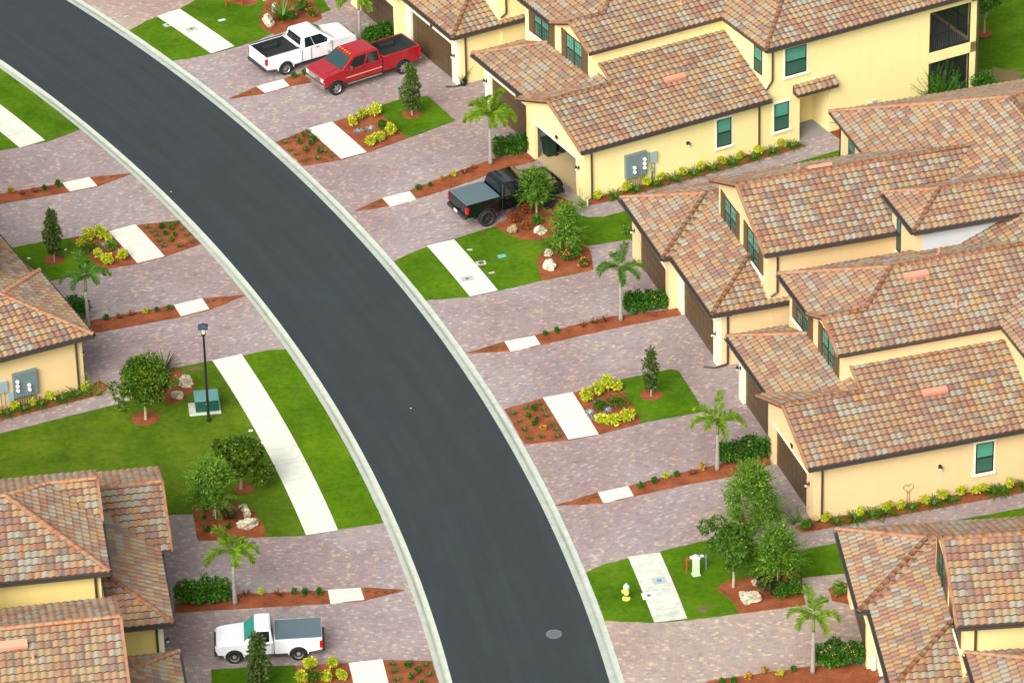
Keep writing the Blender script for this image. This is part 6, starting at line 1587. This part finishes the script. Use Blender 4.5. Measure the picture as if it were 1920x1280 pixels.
# amber marker lamps on the red roof
m = MB()
for k in range(5): m.box(3.02, 3.12, -0.5+k*0.25-0.035, -0.5+k*0.25+0.035, 1.965, 2.0)
m.build('roof_marker', M_AMB, g)
k_ = truck('pickup_truck', tloc(913.7, 410, R(28.3), W_=2.08, side=-1, wr=.46), R(28.3), 'black lifted crew cab pickup with covered bed nosed up to the open garage',
      dict(wb=3.60, fo=0.98, ro=1.20, W=2.08, wr=0.46, sill=0.66, belt=1.44, roof=2.07, rail=1.50, hood=1.42, xc=0.85, xw=3.15, xr0=1.02, xr1=2.45, paint=K_P, wsh=M_CARGL, wins=((0.08, 0.42), (0.47, 0.86)),
           fb=M_PLAST, rb=M_PLAST, gr=M_PLAST, handles=(1.1, 2.1), hd=M_PLAST, seams=(0.9, 1.95, 2.95), rim=M_PLAST, cover=M_TONN, flare=M_PLAST, tw=0.34, mir=M_PLAST))
r_ = truck('pickup_truck', tloc(560, 1225.6, R(183.0), W_=1.76, side=1, wr=.36), R(183.0), 'small white regular cab pickup with dark grey bed cover',
      dict(wb=2.84, fo=0.84, ro=1.08, W=1.76, wr=0.35, sill=0.42, belt=1.07, roof=1.66, rail=1.14, hood=1.02, xc=1.08, xw=2.42, xr0=1.18, xr1=1.86, paint=W_P, wsh=M_WSH2, wins=((0.12, 0.84),),
           fb=M_PLAST, rb=M_PLAST, gr=M_PLAST, handles=(1.25,), hd=M_PLAST, seams=(1.16, 2.18), rim=M_STEELRIM, cover=M_TONN, tw=0.22, spokes=0, mir=W_P))
m = MB(); m.box(-1.32, -1.31, -0.17, 0.17, 0.78, 0.93); m.build('number_plate', M_WHITE, k_)

# ------------------------------------------------------------------ street furniture and small things
# lamp post
b0 = G(391.5, 789, 0.05)
lp = empty('street_lamp', b0, 0, 'tall black lamp post with lantern on the left lawn', 'street lamp')
m = MB(); m.lathe([(0.10, 0), (0.10, 0.10), (0.075, 0.14), (0.07, 1.0), (0.05, 4.75), (0.06, 4.8)], 14); m.build('pole', M_BLACK, lp, smooth=True)
m = MB()
for k in range(4):
    a = PI/4 + k*PI/2; m.tube((0.09*math.cos(a), 0.09*math.sin(a), 4.85), (0.19*math.cos(a), 0.19*math.sin(a), 5.22), 0.014, 0.014, 4)
m.box(-0.10, 0.10, -0.10, 0.10, 4.78, 4.86)
m.build('lantern_frame', M_BLACK, lp)
m = MB()
vs = [(x*0.075, y_*0.075, 4.86) for x, y_ in ((-1, -1), (1, -1), (1, 1), (-1, 1))] + [(x*0.13, y_*0.13, 5.2) for x, y_ in ((-1, -1), (1, -1), (1, 1), (-1, 1))]
m.add(vs, [(0, 1, 5, 4), (1, 2, 6, 5), (2, 3, 7, 6), (3, 0, 4, 7), (3, 2, 1, 0), (4, 5, 6, 7)]); m.build('lantern_glass', M_PANE, lp)
m = MB()
vs = [(x*0.24, y_*0.24, 5.20) for x, y_ in ((-1, -1), (1, -1), (1, 1), (-1, 1))] + [(x*0.24, y_*0.24, 5.25) for x, y_ in ((-1, -1), (1, -1), (1, 1), (-1, 1))] + [(x*0.05, y_*0.05, 5.40) for x, y_ in ((-1, -1), (1, -1), (1, 1), (-1, 1))]
m.add(vs, [(3, 2, 1, 0), (0, 1, 5, 4), (1, 2, 6, 5), (2, 3, 7, 6), (3, 0, 4, 7), (4, 5, 9, 8), (5, 6, 10, 9), (6, 7, 11, 10), (7, 4, 8, 11), (8, 9, 10, 11)])
m.tube((0, 0, 5.4), (0, 0, 5.5), 0.03, 0.01, 8)
m.build('lantern_roof', simple('dark_blue_metal', (0.02, 0.035, 0.055), .35), lp)
# transformer cabinet
tb = empty('transformer_box', G(386, 768, 0.05), R(7), 'green transformer cabinet on a concrete pad behind the lamp post', 'utility cabinet')
M_TG = simple('green_metal_body', (0.010, 0.075, 0.045), 0.45, var=.15, scale=2); M_TT = simple('weathered_green_lid', (0.09, 0.23, 0.22), .4, var=.15, scale=2)
m = MB(); m.box(-0.82, 0.72, -0.52, 0.62, 0, 0.10); m.build('pad', M_GUT, tb, bevel=0.03)
m = MB(); m.box(-0.50, 0.62, -0.36, 0.50, 0.10, 0.72); m.box(-0.44, 0.56, -0.375, -0.36, 0.16, 0.66); m.build('cabinet_body', M_TG, tb, bevel=0.015)
m = MB(); m.prism([(-0.53, -0.40, 0.70), (-0.53, -0.40, 0.74), (-0.53, 0.53, 0.82), (-0.53, 0.53, 0.76)], (1.18, 0, 0)); m.build('lid', M_TT, tb, bevel=0.012)
m = MB(); m.box(0.0, 0.06, -0.385, -0.375, 0.5, 0.56); m.build('warning_sticker', M_WHITE, tb)
# hydrant
hy = empty('fire_hydrant', G(1174.5, 1122, 0.05), R(200), 'yellow fire hydrant with pale blue top on the lower lawn', 'hydrant')
M_YP = simple('yellow_paint', (0.80, 0.66, 0.09), .45, var=.08); M_PB = simple('pale_blue_paint', (0.45, 0.66, 0.70), .4)
m = MB(); m.lathe([(0.19, 0), (0.19, 0.05), (0.12, 0.07), (0.12, 0.17)], 20); m.lathe([(0.115, 0.27), (0.115, 0.55), (0.15, 0.56), (0.15, 0.60)], 20); m.build('barrel', M_YP, hy, smooth=False)
m = MB(); m.lathe([(0.125, 0.17), (0.125, 0.27)], 20); m.build('collar', simple('dark_band', (0.10, 0.16, 0.18), .5), hy)
m = MB(); m.lathe([(0.15, 0.60), (0.14, 0.68), (0.09, 0.75), (0.04, 0.78), (0.035, 0.84)], 20); m.build('bonnet', M_PB, hy, smooth=True)
for a in (0, 90, -90):
    m = MB(); T = Matrix.Rotation(R(a), 4, 'Z'); m.tube(T @ Vector((0.08, 0, 0.43)), T @ Vector((0.21 if a == 0 else 0.18, 0, 0.43)), 0.085 if a == 0 else 0.06, None, 12); m.build('outlet', M_YP, hy)
# utility pedestal
pe = empty('utility_pedestal', G(1305, 1077, 0.05), R(15), 'pale green utility pedestal beside the red valve pipes', 'utility pedestal')
M_PG = simple('pale_green_plastic', (0.50, 0.66, 0.42), .5)
m = MB(); m.box(-0.18, 0.18, -0.15, 0.15, 0, 0.07); m.build('foot', M_PG, pe); m = MB(); m.box(-0.15, 0.15, -0.12, 0.12, 0.07, 0.88); m.build('post', M_PG, pe, bevel=.02)
m = MB(); m.prism([(-0.17, -0.14, 0.88), (0.17, -0.14, 0.88), (0.17, -0.14, 0.96), (0, -0.14, 1.04), (-0.17, -0.14, 0.96)], (0, 0.28, 0)); m.build('cap', simple('pale_cap', (0.68, 0.78, 0.72), .5), pe, bevel=.015)
# backflow valve assemblies
M_RP = simple('red_pipe_paint', (0.40, 0.035, 0.02), .45)
def backflow(x, y, rz, lb):
    o = empty('backflow_valve', G(x, y, 0.05), rz, lb, 'pipework', 'red irrigation valve pipes')
    for xx in (-0.45, 0.45):
        m = MB(); m.tube((xx, 0, 0), (xx, 0, 0.62), 0.04, 0.04, 8); m.tube((xx, 0, 0.6), (xx*0.6, 0, 0.66), 0.045, 0.045, 8); m.tube((xx, 0, 0.62), (xx, 0, 0.74), 0.07, 0.05, 8); m.build('riser', M_RP if xx < 0 or y < 100 else M_BOXGREY, o)
    m = MB(); m.tube((-0.3, 0, 0.64), (0.3, 0, 0.64), 0.045, 0.045, 8); m.tube((-0.1, 0, 0.64), (-0.1, 0, 0.5), 0.09, 0.06, 10); m.tube((0.12, 0, 0.64), (0.12, 0, 0.8), 0.06, 0.04, 10); m.build('valve_body', simple('blue_grey_metal', (0.20, 0.30, 0.32), .4, metal=.4) if 'blue_grey_metal' not in bpy.data.materials else bpy.data.materials['blue_grey_metal'], o)
    m = MB(); m.tube((-0.22, 0, 0.7), (-0.22, 0, 0.74), 0.1, 0.1, 12); m.tube((0.24, 0, 0.7), (0.24, 0, 0.74), 0.1, 0.1, 12); m.build('hand_wheel', M_WHITE, o)
backflow(1306, 1068, R(12), 'red and blue valve pipes behind the pale green pedestal')
backflow(439, 12, R(3), 'red valve pipes on the lawn cut by the top edge')
# covers
def cover_box(x, y, w_, d_, rz, z, mat, lb, lid=None, name='valve_box', h=0.012, rad=None):
    o = empty(name, G(x, y, z), rz, lb, 'cover')
    m = MB(); m.box(-w_/2, w_/2, -d_/2, d_/2, -0.03, h); m.build('frame', mat, o)
    if lid:
        m = MB(); r0 = rad or min(w_, d_)*0.25
        m.lathe([(r0, 0), (r0, h+0.008)], 20); m.build('lid', lid, o)
    return o
M_OLDC = simple('old_grey_concrete', (0.40, 0.41, 0.36), .85, var=.2, scale=5); M_BLUEL = simple('blue_lid', (0.06, 0.28, 0.55), .5); M_IRON = simple('rusty_iron', (0.10, 0.085, 0.07), .6); M_TEAL = simple('teal_lid', (0.10, 0.42, 0.34), .55, var=.1)
def sa(x, y): return polar(G(x, y))[1]
cover_box(1236, 1088, .62, .55, R(12), .07, M_OLDC, 'pale box with blue round lid in the lower right sidewalk', M_BLUEL, rad=.13)
cover_box(1216.5, 1116, .62, .5, R(10), .07, simple('pale_concrete_box', (.68, .67, .58), .8), 'pale square box with small dark hole at the edge of the lower right sidewalk', M_IRON, rad=.09)
cover_box(876, 522.5, .66, .5, R(14), .07, M_OLDC, 'grey square valve cover in the sidewalk below the black pickup', M_IRON, rad=.09)
cover_box(359, 55, .62, .5, R(30), .07, M_OLDC, 'grey square valve cover in the top sidewalk', M_IRON, rad=.1)
cover_box(315, 47, .5, .4, R(30), .055, M_OLDC, 'pale cover at the lawn edge of the top sidewalk', M_IRON, rad=.08)
cover_box(902, 493, .5, .4, R(10), .055, M_OLDC, 'round dark-centred cover at the sidewalk edge below the black pickup', M_IRON, rad=.15)
cover_box(881, 468, .26, .14, R(-10), .06, M_OLDC, 'small pale cover in the grass above the round dark one')
cover_box(922, 511, .30, .14, R(20), .06, M_OLDC, 'small pale cover in the grass below the round dark one')
cover_box(941, 480, .42, .30, R(20), .06, M_TEAL, 'teal rectangular valve lid in the lawn below the black pickup')
cover_box(416, 38, .40, .22, R(25), .06, simple('pale_mint_lid', (.45, .72, .55), .5), 'pale mint valve lid in the top lawn')
cover_box(470, 807, .2, .14, R(0), .06, M_WHITE, 'small white marker in the grass by the golden olive tree')
cover_box(489, 830, .3, .2, R(20), .06, M_WHITE, 'white marker against the left sidewalk edge')
cover_box(54, 484, .14, .1, R(0), .08, M_WHITE, 'tiny white marker on the left island grass')
cover_box(123, 468, .12, .1, R(0), .08, M_WHITE, 'tiny white marker right of the narrow left tree')
# manhole in the road
mh = empty('manhole_cover', G(1038.6, 1188, 0), 0, 'round grey manhole cover in the asphalt', 'manhole cover')
m = MB(); m.lathe([(0.355, -0.03), (0.355, 0.006), (0.30, 0.006), (0.30, -0.03)], 40, cap=False); m.build('ring', simple('manhole_ring', (0.15, 0.165, 0.18), .7), mh)
m = MB(); m.lathe([(0.298, -0.03), (0.298, 0.004)], 40); m.build('lid', simple('manhole_lid', (0.10, 0.115, 0.125), .6, var=.2, scale=20, bump=.003), mh)
# bits on the road
for i, (x, y, lb) in enumerate(((320.5, 360, 'small white scrap of litter on the asphalt at left'), (770, 765.5, 'small white scrap of litter in the middle of the asphalt'))):
    m = MB(); m.add([(-.035, -.02, 0.01), (.04, -.03, 0.02), (.035, .03, 0.03), (-.03, .02, 0.012)], [(0, 1, 2, 3)]); m.add([(-.035, -.02, 0.01), (.0, -.05, 0.03), (.04, -.03, 0.02)], [(0, 1, 2)])
    tag(m.build('litter_scrap', M_WHITE, None, loc=G(x, y, 0)), lb, 'litter')
# stake by the blue-green tree
o = empty('tree_stake', G(404.5, 972, .06), 0, 'thin grey stake standing in the bed below the blue-green tree', 'stake')
m = MB(); m.tube((0, 0, 0), (-0.02, 0, 0.85), 0.03, 0.03, 6); m.build('post', M_SILL, o)
m = MB(); m.tube((-0.2, 0.05, 0.72), (0.16, -0.02, 0.86), 0.025, 0.025, 6); m.build('cross_arm', M_BOXGREY, o)
# bins in the open garage
def bin_(k, u, v, lb):
    p = FA.w(u, v, 0.035); o = empty('wheelie_bin', p, FA.a, lb, 'bin', 'wheelie bins in the open garage')
    m = MB()
    vs = [(x*0.24, y_*0.24, 0.06) for x, y_ in ((-1, -1), (1, -1), (1, 1), (-1, 1))] + [(x*0.33, y_*0.30, 0.98) for x, y_ in ((-1, -1), (1, -1), (1, 1), (-1, 1))]
    m.add(vs, [(0, 1, 5, 4), (1, 2, 6, 5), (2, 3, 7, 6), (3, 0, 4, 7), (3, 2, 1, 0), (4, 5, 6, 7)]); m.build('bin_body', M_BIN, o, bevel=.02)
    m = MB(); m.box(-0.36, 0.36, -0.33, 0.33, 0.98, 1.03); m.box(-0.3, 0.3, -0.28, 0.28, 1.03, 1.06); m.build('bin_lid', M_BIN, o, bevel=.015)
    for s in (-1, 1):
        m = MB(); m.tube((0.28, s*0.24, 0.1), (0.28, s*0.29, 0.1), 0.1, 0.1, 12); m.build('wheel', M_BLACK, o)
bin_(0, 0.85, 5.3, 'dark green wheelie bin nearest the pale left wall inside the open garage'); bin_(1, 1.65, 5.35, 'dark green wheelie bin second inside the open garage')
# potted plant, statues, trellis
pp = empty('potted_plant', G(869, 160, 0.02), 0, 'spiky plant in a dark pot beside the upper garage pier', 'potted plant')
m = MB(); m.lathe([(0.14, 0), (0.2, 0.32), (0.17, 0.32), (0.15, 0.26)], 16); m.build('pot', M_BLACK, pp, smooth=True)
o = tuft(18, 0.8, 0.12, ML_TUFT, random.Random(77), 't', 0.2, 0.035).build('foliage', ML_TUFT, pp); o.location = (0, 0, 0.27)
def statue(x, y, h, lb):
    m = MB(); m.lathe([(0.13, 0), (0.13, 0.06), (0.10, 0.08), (0.115, 0.30), (0.085, 0.52), (0.11, 0.68), (0.06, 0.74), (0.065, 0.80), (0.07, 0.87), (0.03, 0.94)], 14)
    m.tube((0.09, 0, 0.66), (0.05, -0.1, 0.48), 0.035, 0.025, 6); m.tube((-0.09, 0, 0.66), (-0.04, -0.1, 0.5), 0.035, 0.025, 6)
    m.v = [(a*h, b_*h, c*h) for a, b_, c in m.v]
    tag(m.build('garden_statue', M_WHITE, None, smooth=True, loc=G(x, y, .06)), lb, 'statue')
statue(1638, 1254, .9, 'small white garden statue against the lower right garage pier'); statue(1101.5, 386, .42, 'tiny white garden ornament at the corner of the top building')
m = MB(); hx = 4.68
c_ = [(hx, -0.05, 0.1), (hx, -0.05, 0.75)]
for dx in (-0.05, 0.05): m.tube((hx+dx, -0.05, 0.05), (hx+dx, -0.05, 0.8), 0.012, 0.012, 4)
hp = [(hx + 0.26*math.sin(t_)**3, -0.05, 0.92 + 0.016*(13*math.cos(t_)-5*math.cos(2*t_)-2*math.cos(3*t_)-math.cos(4*t_))*1.0) for t_ in [2*PI*i/22 for i in range(23)]]
m.path(hp, 0.012, 4)
o = m.build('heart_trellis', simple('rusty_wire', (0.35, 0.18, 0.08), .6), None); o.location = HB['D'].location; o.rotation_euler = HB['D'].rotation_euler; tag(o, 'rusty heart-shaped trellis leaning on the tan side wall', 'trellis')
